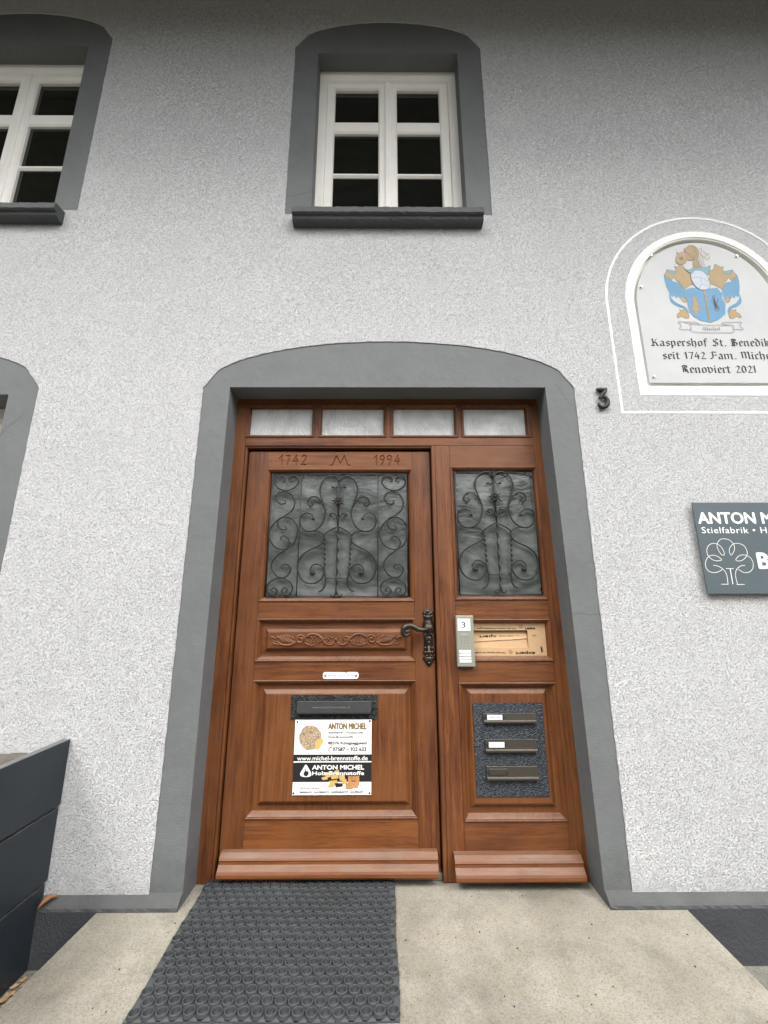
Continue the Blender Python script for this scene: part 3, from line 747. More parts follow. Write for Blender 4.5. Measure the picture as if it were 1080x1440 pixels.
for sg in (-1, 1):
    g.tube([(HX + sg * x, YL - .008, HZ0 + z * (HZ1 - HZ0)) for x, z in ((.006, .58), (.016, .54), (.018, .48), (.010, .43), (.004, .46))], .0025, 6)
    g.tube([(HX + sg * x, YL - .008, HZ0 + z * (HZ1 - HZ0)) for x, z in ((.004, .20), (.014, .18), (.019, .14), (.012, .10), (.004, .12))], .0025, 6)
g.obj('handle_plate', 'bronze', fdoor, True)
g = B(); g.disc(HX + .001, 1.045, .021, YL - .016, YL - .006, 22, .010)
for k in range(9):
    t = k * 2 * math.pi / 9; g.ball(HX + .001 + .017 * math.cos(t), YL - .017, 1.045 + .017 * math.sin(t), .005, (1, .6, 1), 6)
lev = cr([(HX, YL - .030, 1.045), (HX - .030, YL - .046, 1.040), (HX - .055, YL - .049, 1.044), (HX - .078, YL - .049, 1.056), (HX - .102, YL - .049, 1.058), (HX - .121, YL - .049, 1.045), (HX - .124, YL - .049, 1.026), (HX - .112, YL - .049, 1.014), (HX - .098, YL - .049, 1.020), (HX - .096, YL - .049, 1.033), (HX - .106, YL - .050, 1.038)], 5)
n = len(lev); g.tube(lev, [.0075 + .0075 * math.sin(math.pi * min(1, i / (n * .85))) - .002 * (i / n) for i in range(n)], 10)
g.ball(HX - .108, YL - .052, 1.031, .010, (1, .8, 1)); g.tube([(HX, YL - .005, 1.045), (HX, YL - .030, 1.045)], .010, 10)
g.obj('lever_handle', 'bronze', fdoor, True)
g = B(); g.disc(HX, .958, .0052, YL - .013, YL - .006, 14); g.box(HX - .0028, HX + .0028, YL - .013, YL - .006, .935, .957, .001)
g.obj('lock_cylinder', 'brass', fdoor)

# ------------------------------------------------------------------ letter slot in the door leaf
g = B(); g.box(-.4235, -.0215, YL - .004, YL + .002, .6395, .7445, .001); sp_ = g.obj('letter_plate', 'hammer_black', fdoor)
g = B(); g.prof([(YL - .0045, .718), (YL - .010, .716), (YL - .022, .672), (YL - .022, .666), (YL - .018, .6645), (YL - .0045, .668)], -.393, -.050); g.obj('letter_flap', 'flap_black', fdoor)
t_ = text('www.michel-brennstoffe.de', -.3230, .690, .176, .0085, YL - .0172, 'steel', fdoor, 'flap_lettering')

# ------------------------------------------------------------------ three letter slots on the fixed side
g = B(); g.box(.4205, .7440, YD - .004, YD + .002, .3265, .7125, .001)
g.obj('letter_plate', 'hammer', side)
for (x0, x1, z0, z1, lab) in ((.4665, .7060, .6280, .6690, 'off_white'), (.4680, .7000, .5080, .5600, 'white'), (.4680, .6965, .3960, .4490, 'flap')):
    g = B(); g.prof([(YD - .0045, z1), (YD - .009, z1 - .001), (YD - .0135, z0 + .013), (YD - .021, z0 + .009), (YD - .021, z0 + .002), (YD - .0045, z0)], x0, x1); g.obj('letter_flap', 'flap', side)
    zc = (z0 + z1) / 2 + .005; yq = YD - .0145
    g = B(); g.box(x0 + .008, x0 + .092, yq, yq + .006, zc - .0135, zc + .0135, .001); g.box(x0 + .003, x0 + .097, yq + .001, yq + .005, zc - .006, zc + .006, .001)
    g.obj('name_holder', 'flap_black', side)
    g = B(); g.box(x0 + .015, x0 + .085, yq - .0008, yq + .001, zc - .0105, zc + .0105); g.obj('name_card', lab, side)
    if lab != 'flap':
        g = B()
        for i in range(9):
            if i != 4: g.box(x0 + .028 + i * .005, x0 + .0315 + i * .005, yq - .0011, yq - .0007, zc - .0012, zc + .0012)
        g.obj('name_lettering', 'grey_ink', side)

# ------------------------------------------------------------------ advertising sign screwed on the door
ad = thing('door_sign', 'white and black firewood dealer sign screwed to the lower panel of the front door', 'sign', (-.224, YL, .33))
ya = YL - .0042
SX0, SX1, SZ0, SZ1 = -.4005, -.0475, .3285, .6375
link('sign_plate', B().box(SX0, SX1, ya, YL - .0008, SZ0, SZ1, .0005).mesh(), 'white', ad)
Q = lambda x, y: at(400 + x / 7.714, 970 + y / 7.714, ya)
y1 = ya - .0003
g = B(); cx, cz = Q(282, 520); pp = []
for k in range(48):
    t = k * 2 * math.pi / 48; rr = .0525 * (1 + random.uniform(-.05, .03)); pp.append((cx + rr * math.cos(t), cz + rr * math.sin(t)))
g.flatpoly(pp, y1); g.obj('firewood_picture', 'logs', ad)
g = B(); g.flatpoly([Q(330, 640), Q(330, 560), Q(400, 520), Q(425, 560), Q(370, 650)], y1 - .0002); g.obj('firewood_picture', 'flame', ad)
zb1, zb0 = Q(400, 702)[1], Q(400, 775)[1]; zc1, zc0 = Q(400, 788)[1], Q(400, 1000)[1]
g = B(); g.flatpoly([(SX0, zb0), (SX1, zb0), (SX1, zb1), (SX0, zb1)], y1); g.flatpoly([(SX0, zc0), (SX1, zc0), (SX1, zc1), (SX0, zc1)], y1); g.obj('black_band', 'black', ad)
def ql(s, x0, x1, yb, yt, mat, bold=0, sp=1.0, y=y1):
    a_, z_ = Q(x0, yb); b_, _ = Q(x1, yb); _, zt = Q(x0, yt)
    return text(s, a_, z_, b_ - a_, zt - z_, y, mat, ad, 'lettering', bold, sp=sp)
ql('ANTON MICHEL', 476, 888, 426, 360, 'gold_ink', .04)
ql('Stielfabrik - Holzhandel', 476, 850, 474, 452, 'black', .012); ql('Holz-Brennstoffe', 476, 745, 522, 498, 'black', .012)
ql('88376 Königseggwald', 474, 892, 592, 560, 'black', .025); ql('07587 – 922 633', 525, 886, 664, 622, 'black', .03)
g = B(); g.ribbon(cr([Q(508, 618), Q(486, 636), Q(480, 660), Q(492, 670)], 4), .0032, y1); g.flatpoly([Q(496, 616), Q(512, 616), Q(512, 630), Q(500, 632)], y1 - .0001); g.obj('telephone_mark', 'black', ad)
ql('www.michel-brennstoffe.de', 138, 902, 766, 716, 'white', .012, y=y1 - .0004)
ql('ANTON MICHEL', 302, 862, 864, 815, 'white', .04, y=y1 - .0004); ql('Holz-Brennstoffe', 302, 862, 924, 882, 'white', .03, y=y1 - .0004)
g = B(); g.flatpoly(cr([Q(232, 810), Q(262, 850), Q(290, 905), Q(284, 935), Q(232, 946), Q(180, 935), Q(172, 905), Q(205, 850)], 4, True), y1 - .0004); g.obj('flame_logo', 'white', ad)
g = B(); g.flatpoly(cr([Q(232, 846), Q(236, 880), Q(256, 884), Q(262, 912), Q(240, 938), Q(215, 930), Q(206, 905), Q(222, 880)], 4, True), y1 - .0007); g.obj('flame_logo', 'black', ad)
g = B()
for (x, y, dx, dy) in ((400, 950, 60, 30), (440, 900, 50, 60), (500, 930, 80, 40), (540, 880, 50, 50), (590, 930, 60, 60), (480, 990, 90, 30), (620, 980, 50, 40)):
    g.flatpoly([Q(x, y), Q(x + dx, y - 14), Q(x + dx + 10, y + dy * .7), Q(x + 14, y + dy)], y1 - .0008 - random.random() * .0003)
g.flatpoly([Q(470, 1050), Q(500, 1000), Q(560, 1010), Q(530, 1056)], y1 - .0012); g.obj('log_print', 'flame', ad)
g = B()
for (a1, b1, a2, b2) in ((690, 935, 730, 1015), (735, 935, 770, 985), (772, 932, 812, 1030), (665, 1010, 740, 1072), (720, 1000, 800, 1060)):
    g.flatpoly([Q(a1, b1), Q(a2, b1), Q(a2, b2), Q(a1, b2)], y1 - .0012 - random.random() * .0003)
g.obj('briquette_print', 'peach', ad)
g = B(); g.flatpoly([Q(545, 1010), Q(630, 1012), Q(632, 1046), Q(560, 1056)], y1 - .0014); g.obj('coal_print', 'black', ad)
ql('Tel. 0 75 87 / 92 26 33', 170, 378, 1078, 1060, 'black', .012)
ql('BRENNHOLZ   HOLZBRIKETTS   RINDENBRIKETTS   HOLZPELLETS', 168, 856, 1120, 1100, 'black', .012)
for x, z in ((SX0 + .010, SZ1 - .008), (SX1 - .008, SZ1 - .006), (SX0 + .006, SZ0 + .008), (SX1 - .008, SZ0 + .008)):
    g = B(); g.disc(x, z, .0042, ya - .001, ya + .001, 10, .0015); g.obj('screw', 'black', ad, True)

# ------------------------------------------------------------------ small white plate on the rail
pl = thing('notice_plate', 'small white rounded plate with two screws on the middle rail of the door', 'plate', (-.194, YL, .83))
x0, z0 = at(454, 954.6, YL); x1, z1 = at(504.3, 945, YL)
g = B(); r_ = (z1 - z0) * .35; pp = []
for (cx, cz, a0) in ((x1 - r_, z0 + r_, -90), (x1 - r_, z1 - r_, 0), (x0 + r_, z1 - r_, 90), (x0 + r_, z0 + r_, 180)):
    if a0 == 90:   # chipped upper edge
        pp += [(x1 - .052, z1), (x1 - .057, z1 - .003), (x1 - .062, z1 - .004), (x1 - .066, z1 - .002), (x1 - .076, z1 - .0012)]
    for k in range(5): t = R(a0 + k * 22.5); pp.append((cx + r_ * math.cos(t), cz + r_ * math.sin(t)))
g.prism(pp, YL - .0032, YL - .0002); g.obj('plate', 'white', pl)
for x in (x0 + .012, x1 - .012):
    g = B(); g.disc(x, (z0 + z1) / 2, .0065, YL - .0042, YL - .003, 14, .0012); g.obj('screw', 'steel', pl, True)
text('Bitte keine Werbung', x0 + .024, z0 + .0135, .080, .006, YL - .0033, 'grey_ink', pl); text('einwerfen', x1 - .052, z0 + .0135, .030, .005, YL - .0033, 'grey_ink', pl)

# ------------------------------------------------------------------ door intercom
ic = thing('intercom', 'slim grey metal intercom with house number 3 and four bell labels beside the door handle', 'intercom', (.3975, YD, .873))
link('housing', B().box(.3545, .4390, YD - .020, YD - .0003, .872, 1.1055, .003, 2).mesh(), 'alu', ic)
g = B(); g.box(.3570, .4365, YD - .0215, YD - .019, .875, 1.103, .001); g.obj('face_plate', 'alu', ic)
V = lambda x, y: at(635 + x / 18, 860 + y / 18, YD - .0225)
def vbox(name, xa, xb, ya_, yb, mat, dy=.0015, bev=.0005):
    (a_, b_), (c_, d_) = V(xa, yb), V(xb, ya_)
    g = B(); g.box(a_, c_, YD - .0215 - dy, YD - .021, b_, d_, bev); return g.obj(name, mat, ic)
vbox('number_card', 162, 466, 182, 490, 'white')
a_, b_ = V(256, 410); c_, d_ = V(346, 262); text('3', a_, b_ + .001, c_ - a_, (d_ - b_), YD - .0232, 'black', ic, 'number', .015)
for k, yy in enumerate((978, 1064, 1150, 1230)): vbox('bell_label', 196 + k * 4, 490 + k * 4, yy, yy + 64, 'off_white' if k % 2 else 'white')
g = B()
for i in range(3):
    for j in range(3):
        x, z = V(262 + 70 * i, 654 + 72 * j); g.disc(x, z, .0016, YD - .0218, YD - .0212, 8)
g.obj('speaker_holes', 'black', ic, kind='stuff')
g = B()
for i in range(5):
    x, z = V(262 + 32 * i, 572); g.box(x - .0006, x + .0018, YD - .0219, YD - .0214, z - .0012, z + .0012)
g.obj('maker_mark', 'white', ic)

# ------------------------------------------------------------------ cardboard in the missing slot
cbt = thing('cardboard_sheet', 'torn tan cardboard filling the opening right of the intercom, its print upside down', 'cardboard', (.60, YD, .915))
CY = YD + .020
U = lambda x, y: at(665 + x / 9.39, 868 + y / 9.39, CY)
hx0, hx1 = U(20, 170)[0] - .01, U(728, 300)[0]; hz1, hz0 = U(300, 172)[1], U(300, 402)[1]
out = [(.3785, .9135), (.797, .9135), (.797, 1.0715), (.3785, 1.0715)]
hole = [(hx0, hz0)] + [(hx0 + (hx1 - hx0) * k / 14, hz0 + random.uniform(-.0015, .0015)) for k in range(1, 14)] + [(hx1, hz0), (hx1, hz1), (hx0, hz1)]
link('outer_sheet', curve_mesh([out, hole], CY, CY + .004), 'cardboard', cbt)
# inner flap: pushed in at the top, with a ragged tear across
tear = [(hx0, hz0 + .028)] + [(hx0 + (hx1 - hx0) * k / 24, hz0 + .026 + .016 * k / 24 + random.uniform(-.0012, .0012)) for k in range(1, 24)] + [(hx1, hz0 + .043)]
g = B(); up_ = [g.bm.verts.new((x, CY + .006, z)) for x, z in tear]; tp = [g.bm.verts.new((x, CY + .020, hz1 + .004)) for x, z in tear]
for k in range(len(tear) - 1): g.bm.faces.new((up_[k], up_[k + 1], tp[k + 1], tp[k]))
g.obj('pushed_in_flap', 'cardboard', cbt)
g = B(); up_ = [g.bm.verts.new((x, CY + .008 + random.uniform(0, .002), z - .0026)) for x, z in tear]; tp = [g.bm.verts.new((x, CY + .004, hz0 - .004)) for x, z in tear]
for k in range(len(tear) - 1): g.bm.faces.new((up_[k], up_[k + 1], tp[k + 1], tp[k]))
g.obj('lower_flap', 'cardboard', cbt)
g = B(); g.box(hx0 - .01, hx1 + .01, CY + .022, CY + .026, hz0 - .01, hz1 + .01); g.obj('backing', 'cardboard_in', cbt)
def uline(y_base, segs, Y, mat='black'):
    for s, xa, xb, h, bold in segs:      # reads upside down: starts at the right
        a_, z_ = U(xb, y_base); b_, _ = U(xa, y_base)
        text(s, a_, z_ + .012, a_ - b_, h, Y, mat, cbt, 'lettering', bold, rot=math.pi)
uline(146 + 26, [('expert', 690, 822, .0115, .05), ('Mit den besten Empfehlungen', 60, 570, .0078, .015)], CY)
uline(468 + 24, [('expert', 566, 822, .0140, .05), ('Mit den besten Empfehl', 30, 430, .0078, .015)], CY)
uline(250 + 26, [('xpert', 90, 322, .0140, .05), ('Mit den besten Empf', 345, 700, .0078, .015)], CY + .011)
for (x, y) in ((632, 124), (496, 456)):
    cx, cz = U(x, y); g = B(); g.ribbon([(cx + .0095 * math.cos(t * math.pi / 10), cz + .0085 * math.sin(t * math.pi / 10)) for t in range(21)], .0009, CY - .0004)
    for s_ in (-1, 1):
        g.ribbon([(cx + s_ * .006, cz + .004), (cx + s_ * .002, cz + .003), (cx + s_ * .002, cz - .003), (cx + s_ * .006, cz - .004)], .0014, CY - .0004)
    for t in (45, 90, 135, 225, 270, 315):
        g.disc(cx + .0065 * math.cos(R(t)), cz + .0065 * math.sin(R(t)), .0009, CY - .0006, CY - .0002, 6)
    g.obj('star_mark', 'black', cbt)
a_, b_ = U(922, 462); text('expert', a_, b_, .026, .0120, CY, 'black', cbt, 'lettering', .05, rot=math.pi / 2)
a_, b_ = U(836, 232); text('t 3', a_, b_, .016, .0075, CY, 'black', cbt, 'lettering', .02, rot=math.pi, align='L')

# ------------------------------------------------------------------ house number on the wall
nb = thing('house_number', 'black cast iron house number 3 on the render between door arch and crest panel', 'house number', (1.12, YW, 2.13))
g = B(); yn = YW - .012
NP = lambda x, y: at(820 + x / 18, 530 + y / 18, YW - .01)
up3 = [NP(350, 335), NP(400, 318), NP(470, 320), NP(560, 322), NP(590, 318)]
def slab(pts2, rs):
    p = cr(pts2, 4); n = len(p)
    g.tube([(x, yn, z) for x, z in p], [rs[0] + (rs[1] - rs[0]) * math.sin(math.pi * i / (n - 1)) for i in range(n)], 8, .8)
slab([NP(335, 350), NP(365, 330), NP(430, 325), NP(500, 325), NP(590, 305)], (.006, .0115))
slab([NP(588, 305), NP(540, 380), NP(470, 460), NP(405, 545)], (.0055, .0105))
slab([NP(400, 548), NP(470, 510), NP(540, 515), NP(600, 570), NP(620, 650), NP(590, 730), NP(510, 770), NP(430, 745), NP(395, 690), NP(410, 665)], (.006, .0115))
g.obj('figure_three', 'iron', nb, True)
g = B(); 
for x, y in ((500, 330), (600, 700)):
    a_, b_ = NP(x, y); g.tube([(a_, yn, b_), (a_, YW + .004, b_)], .003, 6)
g.obj('mounting_pin', 'iron', nb)

# ------------------------------------------------------------------ crest panel in its niche
cp = thing('crest_panel', 'arched white crest panel with a blue coat of arms and black letter text', 'plaque', (NX, YW, 2.2))
def ring_arch(o, i_, y0, y1_): return curve_mesh([o, i_], y0, y1_)
def jit(p, a_=.0014): return [(x + random.uniform(-a_, a_), z + random.uniform(-a_, a_)) for x, z in p]
link('painted_border', ring_arch(arch(NX - .455, NX + .455, 2.207, NZ, NZ + .488, jit=.0014), arch(NX - .416, NX + .416, 2.249, NZ, NZ + .450), YW - .0016, YW + .02), 'white_line', cp)
def line_arch(dx):
    return arch(NX - .566 + dx, NX + .566 - dx, 2.1075 + dx, NZ, NZ + .590 - dx, jit=.0011)
link('painted_outline', ring_arch(line_arch(0), line_arch(.0125), YW - .0014, YW + .01), 'white_line', cp)
link('niche_rim', ring_arch(arch(NX - .424, NX + .424, 2.242, NZ, NZ + .458), arch(NX - .408, NX + .408, 2.262, NZ, NZ + .442), YW + .003, YW + .05), 'niche', cp)
g = B(); g.box(NX - .44, NX + .44, YW + .030, YW + .058, 2.23, NZ + .47); g.obj('niche_back', 'niche', cp)
PY = YW + .012
link('crest_board', curve_mesh([arch(NX - .386, NX + .386, 2.289, NZ, NZ + .424)], PY, PY + .006), 'panel', cp)
for x, y in ((915, 360), (1035, 361), (901, 404), (919, 530)):
    a_, b_ = at(x, y, PY); g = B(); g.tube([(a_, PY + .02, b_), (a_, PY - .005, b_)], .0042, 8); g.tube([(a_, PY - .0055, b_), (a_, PY - .009, b_)], .006, 8); g.obj('screw', 'steel', cp)
CQ = lambda x, y: at(920 + x / 7.714, 330 + y / 7.714, PY)
AX = (CQ(540, 610)[0] + CQ(605, 950)[0]) / 2; KP = PY / 1.955
YO = [PY - .0002]
def patch(mat, polys, mirror=False, line=True, smooth=True, wline=.0027, sub=3):
    YO[0] -= .00008
    polys = [[CQ(*q) for q in p] for p in polys]
    if mirror: polys = polys + [[(2 * AX - x, z) for x, z in p] for p in polys]
    for p in polys:
        q = cr(p, sub, True) if smooth else p
        B().flatpoly(q, YO[0]).obj('crest_field', mat, cp)
        if line: B().ribbon(q + [q[0]], wline, YO[0] - .00006).obj('crest_outline', 'umber' if mat != 'blue' else 'teal', cp)
    YO[0] -= .00006
def lines(mat, paths, wd, mirror=False):
    YO[0] -= .00006
    paths = [[CQ(*q) for q in p] for p in paths]
    if mirror: paths = paths + [[(2 * AX - x, z) for x, z in p] for p in paths]
    for p in paths: B().ribbon(cr(p, 4), wd, YO[0]).obj('crest_line', mat, cp)
patch('blue', [[(165, 640), (185, 690), (240, 740), (310, 772), (352, 800), (375, 850), (345, 828), (325, 800), (275, 790), (215, 760), (172, 715)]], True)
patch('tan', [[(285, 690), (320, 682), (352, 712), (345, 738), (310, 725)]], True)
patch('tan', [[(270, 810), (282, 838), (250, 862), (255, 905), (300, 886), (338, 908), (375, 903), (372, 860), (345, 830), (338, 802), (300, 818)]], True)
patch('blue', [[(105, 450), (130, 415), (160, 470), (205, 510), (262, 520), (300, 555), (335, 600), (345, 655), (352, 702), (320, 678), (300, 668), (280, 692), (256, 664), (240, 690), (212, 655), (195, 676), (170, 640), (130, 560)]], True, sub=2)
patch('teal', [[(130, 382), (200, 392), (250, 402), (205, 434), (160, 420)]], True)
patch('tan', [[(135, 392), (190, 430), (245, 402), (215, 345), (252, 352), (300, 318), (332, 372), (402, 402), (405, 450), (432, 492), (445, 525), (400, 545), (372, 560), (322, 592), (305, 560), (268, 540), (282, 522), (246, 500), (212, 462), (182, 500), (160, 470), (118, 452)]], True, sub=2)
lines('olive', [[(395, 440), (320, 430), (240, 420)], [(398, 460), (320, 460), (250, 450)], [(410, 490), (350, 500), (275, 520)], [(430, 515), (370, 530), (320, 560)], [(380, 400), (320, 370), (250, 345)]], .0022, True)
lines('teal', [[(120, 470), (150, 530), (220, 560), (300, 620)], [(140, 530), (200, 590), (280, 640)], [(165, 490), (240, 540), (320, 610)], [(180, 690), (240, 750), (340, 800)]], .0018, True)
patch('blue', [[(330, 600), (400, 580), (470, 580), (500, 610), (530, 605), (560, 590), (680, 580), (735, 640), (735, 690), (770, 760), (768, 860), (700, 920), (610, 955), (500, 930), (425, 885), (385, 840), (362, 760), (355, 690)]], smooth=False)
patch('tan', [[(430, 645), (468, 712), (452, 714), (490, 762), (468, 768), (510, 822), (465, 826), (470, 850), (490, 862), (440, 862), (430, 826), (396, 820), (420, 782), (402, 772), (428, 735), (408, 722)]], smooth=False, wline=.0012)
lines('olive', [[(410, 780), (440, 765), (480, 790)], [(415, 730), (435, 722), (455, 738)], [(405, 820), (450, 805), (500, 820)]], .003)
patch('tan', [[(530, 605), (552, 603), (612, 950), (590, 948)]], smooth=False, wline=.001)
lines('umber', [[(540, 640), (550, 700), (560, 760)], [(565, 790), (578, 850), (590, 920)]], .0018)
lines('grey_ink', [[(628, 662), (650, 740), (690, 838)], [(650, 655), (655, 740), (655, 812)], [(690, 690), (672, 760), (660, 830)], [(612, 705), (650, 760), (705, 800)], [(640, 700), (690, 780), (700, 820)]], .005)
patch('olive', [[(432, 362), (420, 300), (440, 262), (400, 282), (352, 272), (330, 292), (300, 242), (332, 230), (372, 212), (340, 192), (318, 160), (350, 142), (382, 118), (440, 128), (470, 168), (482, 220), (470, 272), (500, 338), (512, 362)]], sub=2)
patch('tan', [[(240, 190), (262, 204), (300, 190), (336, 216), (352, 262), (332, 310), (280, 322), (240, 305), (232, 252), (250, 225)]])
g = B(); YO[0] -= .0001; c_ = CQ(290, 262); g.disc(c_[0], c_[1], .0125, YO[0], YO[0] + .0001, 20); g.obj('crest_field', 'umber', cp)
YO[0] -= .0001; lines('olive', [[(262, 250), (290, 235), (318, 262), (290, 290), (268, 275), (285, 255)]], .002)
patch('rose', [[(332, 172), (382, 176), (352, 208)]], line=False)
lines('umber', [[(400, 135), (440, 160), (452, 220), (430, 262)], [(360, 212), (400, 225), (432, 250)], [(380, 250), (410, 245), (440, 280)]], .0022)
lines('olive', [[(478, 170), (500, 150), (512, 170), (500, 200), (530, 240), (560, 270), (590, 262), (598, 240)], [(520, 180), (550, 200), (560, 230), (545, 250)], [(500, 215), (520, 250), (530, 300), (550, 350)], [(484, 245), (500, 290), (530, 350)], [(560, 210), (590, 225), (580, 200)]], .0028)
patch('silver', [[(398, 402), (440, 388), (522, 398), (572, 452), (602, 540), (585, 592), (532, 602), (482, 592), (438, 552), (398, 482)]])
lines('umber', [[(420, 470), (500, 470), (580, 510)], [(480, 590), (510, 540), (560, 560)], [(500, 470), (508, 520)]], .002)
patch('teal', [[(330, 378), (382, 384), (440, 358), (560, 358), (604, 338), (592, 400), (570, 442), (522, 400), (440, 388), (400, 424)]])
lines('grey_ink', [[(385, 968), (400, 1010), (405, 1052), (600, 1066), (845, 1062), (850, 1020), (838, 985), (600, 985), (385, 968)],
                   [(385, 968), (320, 950), (258, 948), (290, 985), (275, 1028), (400, 1030)], [(385, 968), (480, 975), (440, 950), (320, 950)],
                   [(838, 985), (740, 975), (742, 955), (860, 952), (942, 952), (925, 990), (962, 1030), (850, 1028)]], .0022)

# black letter written with a broad pen held at 40 degrees
def MN(x, h=4.6): return [(x - .45, h - .5), (x, h), (x, .5), (x + .42, .15)]
BL = {
 'i': ([MN(0), [(-.1, 6.3), (.35, 5.9)]], 2.0), 'n': ([MN(0), [(.1, 4.1), (1.3, 4.7), (2, 4.1), (2, .5), (2.4, .15)]], 4.0),
 'm': ([MN(0), [(.1, 4.1), (1.3, 4.7), (2, 4.1), (2, .5)], [(2.1, 4.1), (3.3, 4.7), (4, 4.1), (4, .5), (4.4, .15)]], 6.0),
 'r': ([MN(0), [(.1, 4.1), (1.0, 4.8), (1.6, 4.3)]], 2.6), 'e': ([[(0, 4.2), (0, .8), (.7, .15), (1.8, .9)], [(0, 4.2), (.9, 4.8), (1.8, 4.0), (1.6, 3.0), (.1, 2.3)]], 3.0),
 'o': ([[(0, 4.2), (0, .8), (.8, .15)], [(0, 4.2), (.9, 4.8), (2, 4.1), (2, .9), (.8, .15)]], 3.7),
 'a': ([[(.1, 4.2), (.9, 4.8), (1.9, 4.1), (1.9, .5), (2.3, .15)], [(1.9, 3.0), (.3, 2.3), (0, 1.2), (.6, .2), (1.9, 1.0)]], 3.7),
 's': ([[(1.8, 4.2), (1, 4.8), (.1, 4.0), (.2, 3.2), (1.7, 2.0), (1.8, 1.0), (.9, .15), (0, .8)]], 3.2),
 't': ([[(.2, 6), (.2, .7), (.8, .15), (1.4, .6)], [(-.5, 4.6), (1.3, 4.6)]], 2.6),
 'p': ([[(-.5, 4.2), (0, 4.7), (0, -1.9)], [(0, 4.0), (1, 4.8), (2, 4.1), (2, .9), (.9, .15), (0, .7)]], 3.8),
 'h': ([[(-.3, 7), (0, 6.8), (0, .5), (.4, .15)], [(0, 4), (1.1, 4.7), (2, 4.1), (2, .8), (1.3, -1.2)]], 3.8),
 'f': ([[(1.6, 6.5), (.9, 7.1), (.2, 6.3), (.2, -.2)], [(-.5, 4.6), (1.4, 4.6)]], 2.6),
 'd': ([[(0, 4.2), (0, .8), (.8, .15)], [(0, 4.2), (.8, 4.6)], [(-.1, 7), (.9, 6), (2, 4.1), (2, .9), (.8, .15)]], 3.7),
 'k': ([[(-.3, 7), (0, 6.8), (0, .5), (.4, .15)], [(0, 3.8), (1, 4.8), (1.6, 4.2), (1.3, 3.3), (.2, 2.7)], [(.6, 2.8), (1.5, 1.6), (1.6, .5), (2.1, .15)]], 3.4),
 'l': ([[(-.3, 7), (0, 6.8), (0, .6), (.5, .15)]], 2.0), 'c': ([[(0, 4.2), (0, .8), (.8, .15), (1.6, .8)], [(0, 4.2), (.9, 4.8), (1.6, 4.2)]], 2.9),
 'v': ([[(-.5, 5.3), (0, 4.4), (0, .9), (.9, .15)], [(0, 4), (1, 4.8), (2, 4.0), (2, 1.2), (.9, .15)]], 3.7), '.': ([[(0, .6), (.35, .2)]], 1.6), ' ': ([], 2.4),
 'K': ([[(-.5, 6.2), (.6, 6.9), (.6, .6), (1.2, .2)], [(-.6, .9), (.6, .3)], [(.6, 3.6), (2.2, 5.0), (3.0, 6.8)], [(1.2, 3.9), (2.6, 2.8), (2.9, 1), (3.6, .3)]], 5.0),
 'S': ([[(3.4, 5.9), (2.2, 6.9), (.7, 6), (.7, 4.6), (2.9, 2.9), (3, 1.3), (1.7, .2), (-.1, 1)], [(1.9, 5.3), (1.9, 4.4)], [(1.7, 2.6), (1.7, 1.6)]], 4.8),
 'B': ([[(.6, 6.8), (.6, .8), (1.6, .2)], [(-.4, 6), (1, 6.8), (2.5, 6.4), (2.8, 5), (1.2, 3.8)], [(1.2, 3.8), (2.9, 3.4), (3.4, 2), (2.9, .8), (1.6, .2), (-.3, .8)], [(1.6, 6.2), (1.6, .8)]], 5.0),
 'F': ([[(-.4, 5.8), (1, 6.8), (3.4, 6.3)], [(1, 6.4), (1, 1.5), (.2, .4), (-.5, .9)], [(1, 3.7), (2.9, 4)], [(2.9, 4.2), (2.9, 3.2)]], 4.4),
 'M': ([[(-.4, 6), (.5, 6.7), (.5, 1), (-.2, .3)], [(.5, 6.2), (1.7, 6.8), (2.4, 6), (2.4, .8)], [(2.4, 6.1), (3.7, 6.8), (4.4, 6), (4.4, .8), (4.9, .2)]], 6.4),
 'R': ([[(.6, 6.8), (.6, .8), (-.3, .3)], [(-.4, 6), (1, 6.8), (2.7, 6.3), (2.9, 4.8), (1, 3.7)], [(1.2, 3.7), (2.5, 3.1), (2.7, 1), (3.4, .2)], [(1.7, 6), (1.7, 1)]], 4.9),
 '1': ([[(-.4, 5.4), (.5, 6.5), (.5, .3)]], 2.3), '7': ([[(0, 6.2), (2.3, 6.2), (.8, .2)]], 3.3), '4': ([[(1.5, 6.5), (0, 2.3), (2.7, 2.3)], [(1.9, 4.5), (1.9, .2)]], 3.8),
 '2': ([[(0, 5.2), (1, 6.4), (2.1, 5.3), (1.6, 3.6), (0, .5), (2.5, .5)]], 3.5), '0': ([[(.9, 6.4), (0, 5), (0, 1.4), (1.0, .2), (2.1, 1.4), (2.1, 5), (.9, 6.4)]], 3.5)}
